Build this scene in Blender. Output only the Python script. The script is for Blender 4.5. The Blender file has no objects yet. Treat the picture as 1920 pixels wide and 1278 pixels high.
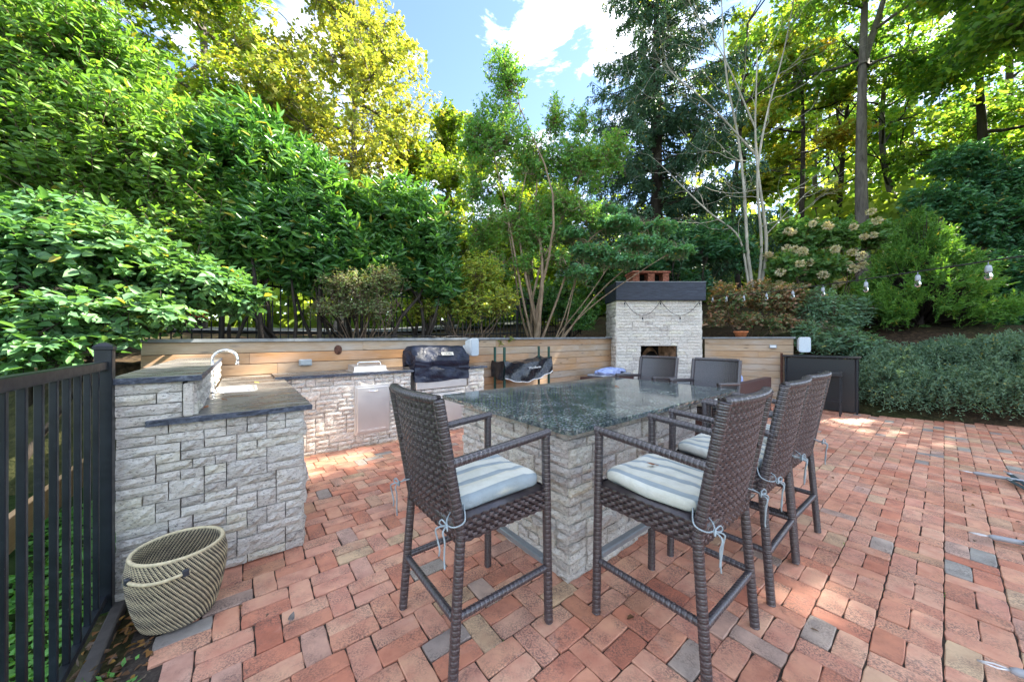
import bpy, bmesh, math, random
import numpy as np
from mathutils import Vector, Matrix

R = math.radians
rng = np.random.default_rng(7)
random.seed(7)
sc = bpy.context.scene
col = sc.collection

# ------------------------------------------------------------------ camera, sky, sun, exposure
CAM_H = 1.4
cam_data = bpy.data.cameras.new('camera')
cam_data.lens = 12.0
cam_data.sensor_width = 36.0
cam_data.shift_y = -0.001
cam_data.clip_start = 0.05
cam_data.clip_end = 1500
cam = bpy.data.objects.new('camera', cam_data)
cam.location = (0, 0, CAM_H)
cam.rotation_euler = (R(90), 0, 0)
col.objects.link(cam)
sc.camera = cam

SUN_AZ = R(69)      # to the right of the view axis
SUN_EL = R(42.5)
world = bpy.data.worlds.new('World')
sc.world = world
world.use_nodes = True
wn, wl = world.node_tree.nodes, world.node_tree.links
wn.clear()
w_out = wn.new('ShaderNodeOutputWorld')
w_bg = wn.new('ShaderNodeBackground')
w_sky = wn.new('ShaderNodeTexSky')
w_sky.sky_type = 'NISHITA'
w_sky.sun_disc = False
w_sky.sun_elevation = SUN_EL
w_sky.sun_rotation = SUN_AZ
w_sky.air_density = 0.9
w_sky.dust_density = 0.15
w_sky.ozone_density = 1.2
w_bg.inputs['Strength'].default_value = 0.055
w_tc = wn.new('ShaderNodeTexCoord')
w_map = wn.new('ShaderNodeMapping')
w_map.inputs['Scale'].default_value = (1.5, 1.5, 4.0)
w_map.inputs['Location'].default_value = (3.1, 1.9, 0.4)
w_map.inputs['Rotation'].default_value = (0, 0, R(22))
w_no = wn.new('ShaderNodeTexNoise')
w_no.inputs['Scale'].default_value = 2.2
w_no.inputs['Detail'].default_value = 9
w_no.inputs['Roughness'].default_value = 0.62
w_no.inputs['Distortion'].default_value = 0.5
w_cr = wn.new('ShaderNodeValToRGB')
w_cr.color_ramp.elements[0].position = 0.47
w_cr.color_ramp.elements[1].position = 0.86
w_mix = wn.new('ShaderNodeMixRGB')
w_mix.inputs['Color2'].default_value = (21.5, 21.2, 20.9, 1)
wl.new(w_tc.outputs['Generated'], w_map.inputs['Vector'])
wl.new(w_map.outputs['Vector'], w_no.inputs['Vector'])
wl.new(w_no.outputs['Fac'], w_cr.inputs['Fac'])
wl.new(w_cr.outputs['Color'], w_mix.inputs['Fac'])
wl.new(w_sky.outputs['Color'], w_mix.inputs['Color1'])
wl.new(w_mix.outputs['Color'], w_bg.inputs['Color'])
wl.new(w_bg.outputs['Background'], w_out.inputs['Surface'])

sun_d = bpy.data.lights.new('sun', 'SUN')
sun_d.energy = 3.7
sun_d.angle = R(0.6)
sun_d.color = (1.0, 0.93, 0.80)
sun = bpy.data.objects.new('sun', sun_d)
sd = Vector((math.sin(SUN_AZ) * math.cos(SUN_EL), math.cos(SUN_AZ) * math.cos(SUN_EL), math.sin(SUN_EL)))
sun.rotation_euler = sd.to_track_quat('Z', 'Y').to_euler()
sun.location = sd * 60
col.objects.link(sun)

vs = sc.view_settings
vs.view_transform = 'Standard'
vs.look = 'None'
vs.exposure = 3.1
vs.gamma = 1.0
sc.cycles.use_denoising = True
sc.cycles.max_bounces = 10
sc.cycles.diffuse_bounces = 6
sc.cycles.transmission_bounces = 6
sc.cycles.transparent_max_bounces = 8
sc.cycles.sample_clamp_indirect = 10.0

# ------------------------------------------------------------------ grid frame of the patio
TH = math.atan2(0.6199, 0.7846)
E2 = np.array([math.cos(TH), math.sin(TH)])      # a axis: along the island, counters, brick columns
E1 = np.array([-math.sin(TH), math.cos(TH)])     # b axis


def G(a, b, z=0.0):
    return (a * E2[0] + b * E1[0], a * E2[1] + b * E1[1], z)


# ------------------------------------------------------------------ helpers: meshes and objects
class MB:
    """collects verts / faces with material slots"""
    def __init__(s):
        s.v, s.f, s.m = [], [], []

    def add(s, verts, faces, mi=0):
        o = len(s.v)
        s.v.extend([tuple(p) for p in verts])
        s.f.extend([tuple(i + o for i in f) for f in faces])
        s.m.extend([mi] * len(faces))

    def box(s, c, d, mi=0, rz=0.0, bev=0.0):
        x, y, z = d[0] / 2, d[1] / 2, d[2] / 2
        if bev <= 0:
            vv = [(-x, -y, -z), (x, -y, -z), (x, y, -z), (-x, y, -z), (-x, -y, z), (x, -y, z), (x, y, z), (-x, y, z)]
            ff = [(0, 3, 2, 1), (4, 5, 6, 7), (0, 1, 5, 4), (1, 2, 6, 5), (2, 3, 7, 6), (3, 0, 4, 7)]
        else:
            b = min(bev, x * .9, y * .9, z * .9)
            vv = []
            for zz, ins in ((-z, b), (-z + b, 0), (z - b, 0), (z, b)):
                xx, yy = x - ins, y - ins
                k = b if ins == 0 else b * .5
                vv += [(-xx + k, -yy, zz), (xx - k, -yy, zz), (xx, -yy + k, zz), (xx, yy - k, zz),
                       (xx - k, yy, zz), (-xx + k, yy, zz), (-xx, yy - k, zz), (-xx, -yy + k, zz)]
            ff = [tuple(reversed(range(8))), tuple(range(24, 32))]
            for r in range(3):
                for i in range(8):
                    j = (i + 1) % 8
                    ff.append((r * 8 + i, r * 8 + j, r * 8 + 8 + j, r * 8 + 8 + i))
        ca, sa = math.cos(rz), math.sin(rz)
        s.add([(c[0] + p[0] * ca - p[1] * sa, c[1] + p[0] * sa + p[1] * ca, c[2] + p[2]) for p in vv], ff, mi)
        return s

    def tube(s, pts, rad, k=8, mi=0, cap=True):
        pts = [Vector(p) for p in pts]
        n = len(pts)
        if not hasattr(rad, '__len__'):
            rad = [rad] * n
        t0 = (pts[1] - pts[0]).normalized()
        ref = Vector((0, 0, 1)) if abs(t0.z) < .9 else Vector((1, 0, 0))
        u = t0.cross(ref).normalized()
        vv, ff = [], []
        for i, p in enumerate(pts):
            if i == 0:
                t = pts[1] - pts[0]
            elif i == n - 1:
                t = pts[-1] - pts[-2]
            else:
                t = pts[i + 1] - pts[i - 1]
            t.normalize()
            u = (u - t * u.dot(t))
            if u.length < 1e-6:
                u = t.orthogonal()
            u.normalize()
            w = t.cross(u)
            for j in range(k):
                a = 2 * math.pi * j / k
                vv.append(p + (u * math.cos(a) + w * math.sin(a)) * rad[i])
        for i in range(n - 1):
            for j in range(k):
                j2 = (j + 1) % k
                ff.append((i * k + j, i * k + j2, (i + 1) * k + j2, (i + 1) * k + j))
        if cap:
            ff.append(tuple(reversed(range(k))))
            ff.append(tuple(range((n - 1) * k, n * k)))
        s.add(vv, ff, mi)
        return s

    def lathe(s, prof, c=(0, 0, 0), k=20, mi=0, cap=True):
        vv, ff = [], []
        for (r, z) in prof:
            for j in range(k):
                a = 2 * math.pi * j / k
                vv.append((c[0] + r * math.cos(a), c[1] + r * math.sin(a), c[2] + z))
        n = len(prof)
        for i in range(n - 1):
            for j in range(k):
                j2 = (j + 1) % k
                ff.append((i * k + j, i * k + j2, (i + 1) * k + j2, (i + 1) * k + j))
        if cap:
            ff.append(tuple(reversed(range(k))))
            ff.append(tuple(range((n - 1) * k, n * k)))
        s.add(vv, ff, mi)
        return s

    def grid(s, fn, nu, nv, mi=0, closed_u=False):
        """fn(i/nu, j/nv) -> point"""
        vv = [fn(i / nu, j / nv) for j in range(nv + 1) for i in range(nu + 1)]
        ff = []
        for j in range(nv):
            for i in range(nu):
                q = j * (nu + 1) + i
                ff.append((q, q + 1, q + nu + 2, q + nu + 1))
        s.add(vv, ff, mi)
        return s

    def mesh(s, name, mats, smooth=False):
        me = bpy.data.meshes.new(name)
        me.from_pydata(s.v, [], s.f)
        for m in (mats if isinstance(mats, (list, tuple)) else [mats]):
            me.materials.append(m)
        if any(s.m):
            me.polygons.foreach_set('material_index', s.m)
        if smooth:
            me.polygons.foreach_set('use_smooth', [True] * len(s.f))
        me.update()
        return me

    def build(s, name, mats, parent=None, smooth=False, loc=None, rz=None):
        return link(name, s.mesh(name, mats, smooth), parent, loc, rz)


def link(name, me, parent=None, loc=None, rz=None):
    o = bpy.data.objects.new(name, me)
    col.objects.link(o)
    if parent is not None:
        o.parent = parent
    if loc is not None:
        o.location = loc
    if rz is not None:
        o.rotation_euler = (0, 0, rz)
    return o


def np_mesh(name, V, F, mats, smooth=False, mi=None):
    """V (n,3), F (m,k) equal sized faces; fast"""
    me = bpy.data.meshes.new(name)
    V = np.asarray(V, dtype=np.float32)
    F = np.asarray(F, dtype=np.int32)
    m, k = F.shape
    me.vertices.add(len(V))
    me.vertices.foreach_set('co', V.ravel())
    me.loops.add(m * k)
    me.loops.foreach_set('vertex_index', F.ravel())
    me.polygons.add(m)
    me.polygons.foreach_set('loop_start', np.arange(0, m * k, k, dtype=np.int32))
    me.polygons.foreach_set('loop_total', np.full(m, k, dtype=np.int32))
    for mt in (mats if isinstance(mats, (list, tuple)) else [mats]):
        me.materials.append(mt)
    if mi is not None:
        me.polygons.foreach_set('material_index', np.asarray(mi, dtype=np.int32))
    if smooth:
        me.polygons.foreach_set('use_smooth', np.ones(m, dtype=bool))
    me.update(calc_edges=True)
    return me


def tag(o, label=None, cat=None, group=None, kind=None):
    if label: o['label'] = label
    if cat: o['category'] = cat
    if group: o['group'] = group
    if kind: o['kind'] = kind
    return o


def thing(name, label, cat, loc=(0, 0, 0), rz=0.0, group=None):
    o = bpy.data.objects.new(name, None)
    o.empty_display_size = .1
    col.objects.link(o)
    o.location = loc
    o.rotation_euler = (0, 0, rz)
    return tag(o, label, cat, group)


def copy_tree(o, parent=None):
    c = o.copy()
    col.objects.link(c)
    c.parent = parent
    for ch in list(o.children):
        copy_tree(ch, c)
    return c


# ------------------------------------------------------------------ helpers: materials
class NT:
    def __init__(s, name):
        s.mat = bpy.data.materials.new(name)
        s.mat.use_nodes = True
        s.t = s.mat.node_tree
        s.t.nodes.clear()
        s.out = s.t.nodes.new('ShaderNodeOutputMaterial')

    def n(s, typ, **kw):
        nd = s.t.nodes.new('ShaderNode' + typ)
        for k, v in kw.items():
            if k.startswith('_'):
                setattr(nd, k[1:], v)
            else:
                key = k.replace('__', ' ')
                inp = nd.inputs[int(key[1:])] if key[0] == 'i' and key[1:].isdigit() else nd.inputs[key]
                s.set(inp, v)
        return nd

    def set(s, inp, v):
        if hasattr(v, 'is_output'):
            s.t.links.new(v, inp)
        elif isinstance(v, (tuple, list)) and len(v) == 3 and inp.type == 'RGBA':
            inp.default_value = (*v, 1)
        else:
            inp.default_value = v

    def coord(s, which='Object'):
        return s.n('TexCoord').outputs[which]

    def mapping(s, vec, scale=(1, 1, 1), loc=(0, 0, 0), rot=(0, 0, 0)):
        return s.n('Mapping', Vector=vec, Scale=scale, Location=loc, Rotation=rot).outputs[0]

    def noise(s, vec, scale, detail=4, rough=.55, dist=0.0):
        return s.n('TexNoise', Vector=vec, Scale=scale, Detail=detail, Roughness=rough, Distortion=dist).outputs['Fac']

    def ramp(s, fac, stops, interp='LINEAR'):
        nd = s.n('ValToRGB', Fac=fac)
        cr = nd.color_ramp
        cr.interpolation = interp
        while len(cr.elements) < len(stops):
            cr.elements.new(0.5)
        for e, (p, c) in zip(cr.elements, stops):
            e.position = p
            e.color = (*c, 1) if len(c) == 3 else c
        return nd.outputs['Color']

    def mix(s, fac, a, b, mode='MIX'):
        nd = s.n('MixRGB', _blend_type=mode)
        s.set(nd.inputs['Fac'], fac); s.set(nd.inputs['Color1'], a); s.set(nd.inputs['Color2'], b)
        return nd.outputs[0]

    def math(s, op, a, b=0.0, clamp=False):
        nd = s.n('Math', _operation=op, _use_clamp=clamp)
        s.set(nd.inputs[0], a); s.set(nd.inputs[1], b)
        return nd.outputs[0]

    def bump(s, height, strength=.4, dist=.01):
        return s.n('Bump', Height=height, Strength=strength, Distance=dist).outputs[0]

    def bsdf(s, base, rough=.6, metal=0.0, spec=.5, normal=None, **kw):
        nd = s.n('BsdfPrincipled', Roughness=rough, Metallic=metal)
        s.set(nd.inputs['Base Color'], base)
        nd.inputs['Specular IOR Level'].default_value = spec
        if normal is not None:
            s.set(nd.inputs['Normal'], normal)
        for k, v in kw.items():
            s.set(nd.inputs[k.replace('__', ' ')], v)
        return nd.outputs[0]

    def done(s, shader):
        s.t.links.new(shader, s.out.inputs['Surface'])
        return s.mat


def add_rand(T, island=False):
    """a vector offset and a random value per object (or per mesh island)"""
    r = T.n('NewGeometry').outputs['Random Per Island'] if island else T.n('ObjectInfo').outputs['Random']
    return r


def rand_vec(T, vec, r, k=37.0):
    off = T.n('CombineXYZ')
    for i, m in enumerate((1.0, 1.7, 2.3)):
        T.set(off.inputs[i], T.math('MULTIPLY', r, k * m))
    return T.n('VectorMath', _operation='ADD', i0=vec, i1=off.outputs[0]).outputs[0]


def mat_plain(name, c, rough=.6, metal=0.0, spec=.5, var=.12, nscale=18.0, bump=.0, bscale=200):
    T = NT(name)
    co = T.coord()
    n1 = T.noise(co, nscale, 5, .6)
    dark = tuple(x * (1 - var * 1.6) for x in c)
    light = tuple(min(1, x * (1 + var * 1.4)) for x in c)
    cc = T.ramp(n1, [(.3, dark), (.7, light)])
    rr = T.math('ADD', T.math('MULTIPLY', T.noise(co, nscale * 3, 3), .25), rough - .12)
    nm = T.bump(T.noise(co, bscale, 3), bump, .004) if bump else None
    return T.done(T.bsdf(cc, rr, metal, spec, nm))


def mat_brick(name, island):
    T = NT(name)
    r = add_rand(T, island)
    co = T.coord('Generated') if False else T.n('NewGeometry').outputs['Position']
    base = T.ramp(r, [(0, (0.640, 0.285, 0.180)), (.14, (0.670, 0.351, 0.229)), (.28, (0.580, 0.223, 0.136)), (.42, (0.690, 0.389, 0.260)),
                      (.55, (0.640, 0.299, 0.207)), (.66, (0.670, 0.370, 0.246)), (.76, (0.500, 0.171, 0.101)), (.84, (0.580, 0.399, 0.246)),
                      (.93, (0.630, 0.314, 0.220)), (.965, (0.400, 0.360, 0.307)), (.978, (0.300, 0.285, 0.264)), (1, (0.640, 0.332, 0.224))])
    v = rand_vec(T, co, r)
    big = T.noise(v, 9, 4, .6)
    c1 = T.mix(.75, base, T.ramp(big, [(.25, (.30, .29, .29)), (.5, (.5, .5, .5)), (.75, (.70, .67, .64))]), 'OVERLAY')
    # dark worn speckle, in patches
    spk = T.ramp(T.noise(co, 120, 4, .75), [(.45, (0, 0, 0)), (.58, (1, 1, 1))])
    patch = T.ramp(T.noise(v, 5.5, 3, .6), [(.42, (0, 0, 0)), (.62, (1, 1, 1))])
    amt = T.math('MULTIPLY', T.math('MULTIPLY', spk, patch), .78)
    c2 = T.mix(amt, c1, (.09, .065, .06))
    # pale bloom
    wp = T.ramp(T.noise(v, 4.2, 4, .65, .6), [(.62, (0, 0, 0)), (.78, (1, 1, 1))])
    c3 = T.mix(T.math('MULTIPLY', wp, .32), c2, (.68, .52, .43))
    gp = T.ramp(T.noise(co, 1.1, 4, .6), [(.35, (.80, .74, .70)), (.6, (1, 1, 1))])
    c4 = T.mix(.8, c3, gp, 'MULTIPLY')
    fine = T.noise(co, 320, 4, .7)
    h = T.math('ADD', T.math('MULTIPLY', fine, .5), T.math('MULTIPLY', T.noise(co, 45, 4), .8))
    rough = T.ramp(T.noise(co, 1.7, 3), [(.35, (.42, .42, .42)), (.6, (.74, .74, .74))])
    return T.done(T.bsdf(c4, rough, 0, .45, T.bump(h, .6, .006)))


def mat_stone(name, warm=0.0, island=False):
    T = NT(name)
    r = add_rand(T, island)
    co = T.n('NewGeometry').outputs['Position']
    base = T.ramp(r, [(0, (0.720, 0.667, 0.604)), (.16, (0.552, 0.514, 0.483)), (.30, (0.740, 0.700, 0.630)), (.44, (0.648, 0.599, 0.551)), (.56, (0.456, 0.424, 0.399)),
                      (.66, (0.740, 0.700, 0.635)), (.80, (0.660, 0.605, 0.546)), (.90, (0.740, 0.700, 0.578)), (1, (0.600, 0.554, 0.520))])
    v = rand_vec(T, co, r)
    vv = T.mapping(v, (1, 1, 2.4))
    vein = T.noise(vv, 24, 8, .74, 1.1)
    c1 = T.mix(.8, base, T.ramp(vein, [(.33, (.14, .135, .13)), (.44, (.50, .495, .48)), (.55, (.66, .645, .615)), (.70, (.92, .90, .84))]), 'OVERLAY')
    pits = T.ramp(T.noise(vv, 55, 5, .75), [(.38, (1, 1, 1)), (.45, (0, 0, 0))])
    c2 = T.mix(T.math('MULTIPLY', pits, .8), c1, (.15, .13, .115))
    st = T.ramp(T.noise(co, 3.2, 4, .6), [(.55, (0, 0, 0)), (.78, (1, 1, 1))])
    c3 = T.mix(T.math('MULTIPLY', st, .16), c2, (.56, .47, .36))
    h = T.math('ADD', T.math('MULTIPLY', vein, 1.0), T.math('MULTIPLY', T.noise(v, 80, 4, .75), .8))
    return T.done(T.bsdf(c3, .82, 0, .25, T.bump(h, .95, .015)))


def mat_wood(name, a, b, grey=.35, axis='X'):
    T = NT(name)
    r = add_rand(T)
    co = T.coord()
    v = rand_vec(T, co, r, 11)
    sx = (1.3, 22, 22)
    g = T.noise(T.mapping(v, sx), 3.2, 6, .62, 1.4)
    c = T.ramp(g, [(.25, a), (.75, b)])
    tint = T.ramp(r, [(0, (.76, .74, .72)), (.3, (1, 1, 1)), (.55, (1.0, .80, .60)), (.8, (.88, .90, .90)), (1, (1, .88, .72))])
    c = T.mix(1, c, tint, 'MULTIPLY')
    kn = T.n('TexVoronoi', Vector=T.mapping(v, (2.6, 9, 9)), Scale=1.0).outputs['Distance']
    km = T.ramp(kn, [(.06, (1, 1, 1)), (.17, (0, 0, 0))])
    c = T.mix(T.math('MULTIPLY', km, .75), c, tuple(x * .33 for x in a))
    wea = T.ramp(T.noise(T.mapping(v, (.9, 3, 3)), 1.7, 4, .6), [(.4, (0, 0, 0)), (.7, (1, 1, 1))])
    c = T.mix(T.math('MULTIPLY', wea, grey), c, (.44, .41, .37))
    return T.done(T.bsdf(c, .72, 0, .3, T.bump(g, .25, .003)))


def mat_leaf(name, cols, trans=.42, rough=.42, spec=.4, clump=.45, nscale=1.1, tint=(1.25, 1.2, .45), yel=.7):
    T = NT(name)
    geo = T.n('NewGeometry')
    r = geo.outputs['Random Per Island']
    nz = T.noise(geo.outputs['Position'], nscale, 3, .6)
    nz = T.math('MULTIPLY_ADD', nz, 2.2); nz.node.inputs[2].default_value = -.6
    f = T.math('ADD', T.math('MULTIPLY', r, 1 - clump), T.math('MULTIPLY', nz, clump), True)
    n = len(cols)
    cols = [tuple(min(.62, x * 1.45) for x in q) for q in cols]
    c = T.ramp(f, [(i / max(1, n - 1), x) for i, x in enumerate(cols)])
    old = T.math('GREATER_THAN', r, .982)
    c = T.mix(T.math('MULTIPLY', old, yel), c, (.48, .36, .06))
    p = T.bsdf(c, rough, 0, spec)
    tcol = T.mix(1, c, tint, 'MULTIPLY')
    tcol.node.use_clamp = False
    tr = T.n('BsdfTranslucent', Color=tcol).outputs[0]
    ms = T.n('MixShader', Fac=trans)
    T.t.links.new(p, ms.inputs[1]); T.t.links.new(tr, ms.inputs[2])
    return T.done(ms.outputs[0])


def mat_bark(name, a, b, scale=9):
    T = NT(name)
    co = T.n('NewGeometry').outputs['Position']
    n = T.noise(T.mapping(co, (1, 1, .22)), scale, 6, .65, .8)
    c = T.ramp(n, [(.3, a), (.7, b)])
    return T.done(T.bsdf(c, .85, 0, .2, T.bump(n, .6, .02)))


M = {}
M['brick'] = mat_brick('brick_paver', False)
M['brick_i'] = mat_brick('brick_paver_field', True)
M['stone'] = mat_stone('split_travertine')


def make_simple_materials():
    T = NT('granite_dark')          # polished blue green granite
    co = T.n('NewGeometry').outputs['Position']
    n1 = T.noise(co, 17, 7, .75, .8)
    n2 = T.noise(co, 60, 4, .75)
    vo = T.n('TexVoronoi', Vector=co, Scale=60.0).outputs['Color']
    c = T.ramp(n1, [(.30, (.02, .03, .036)), (.43, (.05, .075, .08)), (.54, (.12, .15, .145)), (.66, (.26, .28, .25)), (.80, (.42, .42, .38))])
    c = T.mix(.58, c, T.ramp(n2, [(.38, (.012, .02, .026)), (.49, (.075, .10, .10)), (.61, (.44, .47, .43))]))
    c = T.mix(.2, c, vo, 'MULTIPLY')
    bold = T.ramp(T.noise(co, 4.2, 6, .7, 1.0), [(.40, (.55, .58, .60)), (.55, (1, 1, 1)), (.66, (1.9, 1.85, 1.7))])
    c = T.mix(1.0, c, bold, 'MULTIPLY')
    M['granite'] = T.done(T.bsdf(c, T.math('ADD', T.math('MULTIPLY', T.noise(co, 5, 4), .12), .02), 0, .4))
    T = NT('counter_slab')          # dark slab with pale cream patches, damp
    co = T.coord()
    n1 = T.noise(T.mapping(co, (1.2, 3.4, 1)), 2.3, 7, .66, .8)
    n2 = T.noise(co, 30, 5, .7)
    c = T.ramp(n1, [(.30, (.05, .05, .052)), (.46, (.11, .105, .10)), (.58, (.20, .185, .165)), (.70, (.44, .375, .285)), (.85, (.52, .45, .35))])
    c = T.mix(.35, c, T.ramp(n2, [(.3, (.3, .3, .3)), (.7, (.7, .7, .7))]), 'OVERLAY')
    ro = T.ramp(n1, [(.35, (.16, .16, .16)), (.7, (.5, .5, .5))])
    M['slab'] = T.done(T.bsdf(c, ro, 0, .5, T.bump(n2, .12, .003)))
    T = NT('slab_edge')             # chiselled blue black edge
    co = T.coord()
    n1 = T.noise(co, 42, 6, .7, .5)
    c = T.ramp(n1, [(.3, (.012, .017, .03)), (.55, (.05, .062, .09)), (.78, (.22, .25, .30))])
    M['slab_edge'] = T.done(T.bsdf(c, .38, 0, .5, T.bump(n1, .8, .01)))
    M['mortar'] = mat_plain('mortar_core', (.09, .082, .075), .9, 0, .2)
    M['joint'] = mat_plain('joint_sand', (.06, .05, .042), .95, 0, .1, .3, 60, .5, 220)
    T = NT('stainless')
    co = T.coord()
    n = T.noise(T.mapping(co, (2, 2, 160)), 4, 3)
    M['steel'] = T.done(T.bsdf(T.ramp(T.noise(co, 3, 3), [(.3, (.62, .60, .585)), (.7, (.72, .70, .685))]), T.math('ADD', T.math('MULTIPLY', n, .12), .34), .75, .5, T.bump(n, .04, .001)))
    M['chrome'] = mat_plain('chrome', (.78, .79, .8), .14, 1.0, .5, .04)
    M['aluminium'] = mat_plain('grey_aluminium', (.30, .33, .35), .42, .6, .5, .08, 14)
    T = NT('black_powder_coat')
    co = T.coord()
    dirt = T.ramp(T.noise(co, 170, 3, .6), [(.66, (0, 0, 0)), (.74, (1, 1, 1))])
    c = T.mix(T.math('MULTIPLY', dirt, .35), T.ramp(T.noise(co, 9, 4), [(.3, (.004, .006, .010)), (.7, (.012, .017, .024))]), (.12, .14, .14))
    M['blackmetal'] = T.done(T.bsdf(c, T.math('ADD', T.math('MULTIPLY', T.noise(co, 40, 4), .25), .25), 0, .4))
    M['darkfence'] = mat_plain('dark_fence_paint', (.012, .012, .014), .5, 0, .4)
    M['cedar'] = mat_wood('cedar_board', (.36, .215, .115), (.56, .37, .22), .38)
    M['cedar_grey'] = mat_wood('weathered_cedar_board', (.34, .235, .145), (.54, .41, .285), .62)
    M['timber'] = mat_wood('orange_timber', (.42, .24, .11), (.62, .40, .20), .1)
    M['capstone'] = mat_plain('bluestone_cap', (.19, .205, .215), .7, 0, .35, .2, 7, .3, 120)
    T = NT('charred_beam')
    co = T.coord()
    n = T.noise(T.mapping(co, (1.2, 20, 16)), 3, 6, .65, 1.2)
    M['charred'] = T.done(T.bsdf(T.ramp(n, [(.3, (.010, .013, .022)), (.7, (.045, .055, .085))]), .55, 0, .4, T.bump(n, .6, .01)))
    # wicker
    T = NT('dark_wicker')
    co = T.coord()
    geo = T.n('NewGeometry')
    n = T.noise(co, 60, 4, .6)
    c = T.ramp(n, [(.3, (.012, .008, .010)), (.7, (.036, .026, .029))])
    c = T.mix(T.math('MULTIPLY', geo.outputs['Random Per Island'], .35), c, (.085, .066, .070))
    M['wicker'] = T.done(T.bsdf(c, T.math('ADD', T.math('MULTIPLY', n, .2), .22), 0, .8))
    T = NT('painted_wicker_sheen')  # paler wicker colour, paints the sheen on raised strands
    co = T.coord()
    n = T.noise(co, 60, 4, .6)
    M['wicker_sheen'] = T.done(T.bsdf(T.ramp(n, [(.3, (.062, .052, .056)), (.7, (.125, .110, .116))]), .26, 0, .8))
    M['wicker_black'] = None
    T = NT('black_wicker_panel')
    co = T.coord()
    w1 = T.n('TexWave', Vector=co, Scale=22.0, _bands_direction='X').outputs['Fac']
    w2 = T.n('TexWave', Vector=co, Scale=34.0, _bands_direction='Z').outputs['Fac']
    h = T.math('MULTIPLY', w1, w2)
    c = T.ramp(h, [(.1, (.006, .007, .009)), (.8, (.030, .033, .042))])
    M['wicker_black'] = T.done(T.bsdf(c, .42, 0, .5, T.bump(h, .7, .006)))
    # cushion stripes run front to back (local y), bands in x
    T = NT('striped_cushion')
    co = T.coord()
    sx = T.n('SeparateXYZ', Vector=co)
    st = T.math('FRACT', T.math('MULTIPLY', T.math('ADD', sx.outputs[0], 1.0), 9.5))
    c = T.ramp(st, [(0, (.66, .66, .59)), (.42, (.66, .66, .59)), (.45, (.31, .36, .385)), (.74, (.35, .40, .42)), (.77, (.62, .60, .50)), (1, (.66, .66, .59))])
    gr = T.ramp(T.noise(co, 9, 5, .6), [(.35, (.80, .80, .76)), (.65, (1, 1, 1))])
    c = T.mix(.8, c, gr, 'MULTIPLY')
    M['cushion'] = T.done(T.bsdf(c, .85, 0, .2, T.bump(T.noise(co, 22, 5, .6, .6), .45, .02)))
    M['tie'] = mat_plain('pale_blue_tie', (.33, .38, .40), .85, 0, .2)
    # covers
    T = NT('navy_cover')
    co = T.coord()
    n = T.noise(co, 7, 5, .6, .7)
    c = T.ramp(n, [(.3, (.006, .008, .016)), (.7, (.018, .026, .055))])
    M['cover'] = T.done(T.bsdf(c, .46, 0, .4, T.bump(n, .6, .05)))
    T = NT('black_vinyl')
    co = T.coord()
    n = T.noise(co, 9, 5, .6, .7)
    M['vinyl'] = T.done(T.bsdf(T.ramp(n, [(.3, (.006, .007, .01)), (.7, (.018, .022, .03))]), .22, 0, .55, T.bump(n, .45, .03)))
    M['tagcream'] = mat_plain('cream_tag', (.62, .58, .48), .7)
    M['ink'] = mat_plain('black_ink', (.015, .015, .018), .6)
    M['whiteink'] = mat_plain('white_print', (.78, .78, .76), .6)
    M['green'] = mat_plain('green_steel', (.008, .06, .045), .4, 0, .5, .2)
    M['white'] = mat_plain('white_plastic', (.66, .70, .72), .45, 0, .5, .05)
    M['grille'] = mat_plain('pale_blue_grille', (.50, .57, .62), .6, 0, .4, .06, 60, .4, 260)
    M['rust'] = mat_plain('rust_brown', (.10, .045, .03), .8, 0, .3, .35)
    M['outlet'] = mat_plain('grey_outlet_box', (.33, .36, .39), .5, .2)
    M['terracotta'] = mat_plain('terracotta', (.42, .15, .06), .8, 0, .3, .2)
    M['chimney'] = mat_plain('red_chimney_brick', (.33, .125, .085), .85, 0, .2, .4, 22, .5, 90)
    M['soot'] = mat_plain('soot', (.012, .011, .010), .95, 0, .1)
    M['firebrick'] = mat_plain('fire_brick', (.22, .13, .075), .9, 0, .2, .45, 9)
    T = NT('periwinkle_fleece')
    co = T.coord()
    n = T.noise(co, 11, 4, .6)
    M['blanket'] = T.done(T.bsdf(T.ramp(n, [(.3, (.28, .35, .62)), (.7, (.46, .54, .80))]), .95, 0, .1, T.bump(n, .5, .05)))
    M['sofa'] = mat_plain('brown_wicker', (.075, .035, .032), .5, 0, .5, .35, 90, .6, 160)
    M['greycushion'] = mat_plain('grey_cushion', (.34, .36, .40), .9)
    M['cream'] = mat_plain('cream_straw', (.56, .48, .31), .75, 0, .3, .15, 60)
    M['basketblack'] = mat_plain('black_straw', (.018, .017, .020), .6, 0, .4)
    M['leather'] = mat_plain('dark_leather', (.03, .035, .045), .5)
    M['rubber'] = mat_plain('black_cable', (.012, .012, .013), .5)
    T = NT('bulb_glass')
    M['glass'] = T.done(T.n('BsdfGlass', Color=(.93, .95, .96, 1), Roughness=.02, IOR=1.3).outputs[0])
    M['strap'] = mat_plain('dark_green_webbing', (.010, .026, .028), .8)
    M['tarp'] = mat_plain('grey_sleeve', (.30, .31, .33), .6, .0)
    M['carred'] = mat_plain('red_car_paint', (.42, .015, .018), .2, 0, .6, .05)
    M['carglass'] = mat_plain('car_window_glass', (.10, .14, .18), .06, 0, .7, .05)
    M['tyre'] = mat_plain('tyre_rubber', (.015, .015, .015), .8)
    M['lamp'] = mat_plain('lamp_lens', (.6, .6, .58), .2)
    T = NT('soil')
    co = T.n('NewGeometry').outputs['Position']
    n = T.noise(co, 14, 7, .7, .5)
    c = T.ramp(n, [(.28, (.016, .012, .009)), (.5, (.05, .034, .022)), (.66, (.11, .07, .04)), (.8, (.17, .12, .07))])
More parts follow.
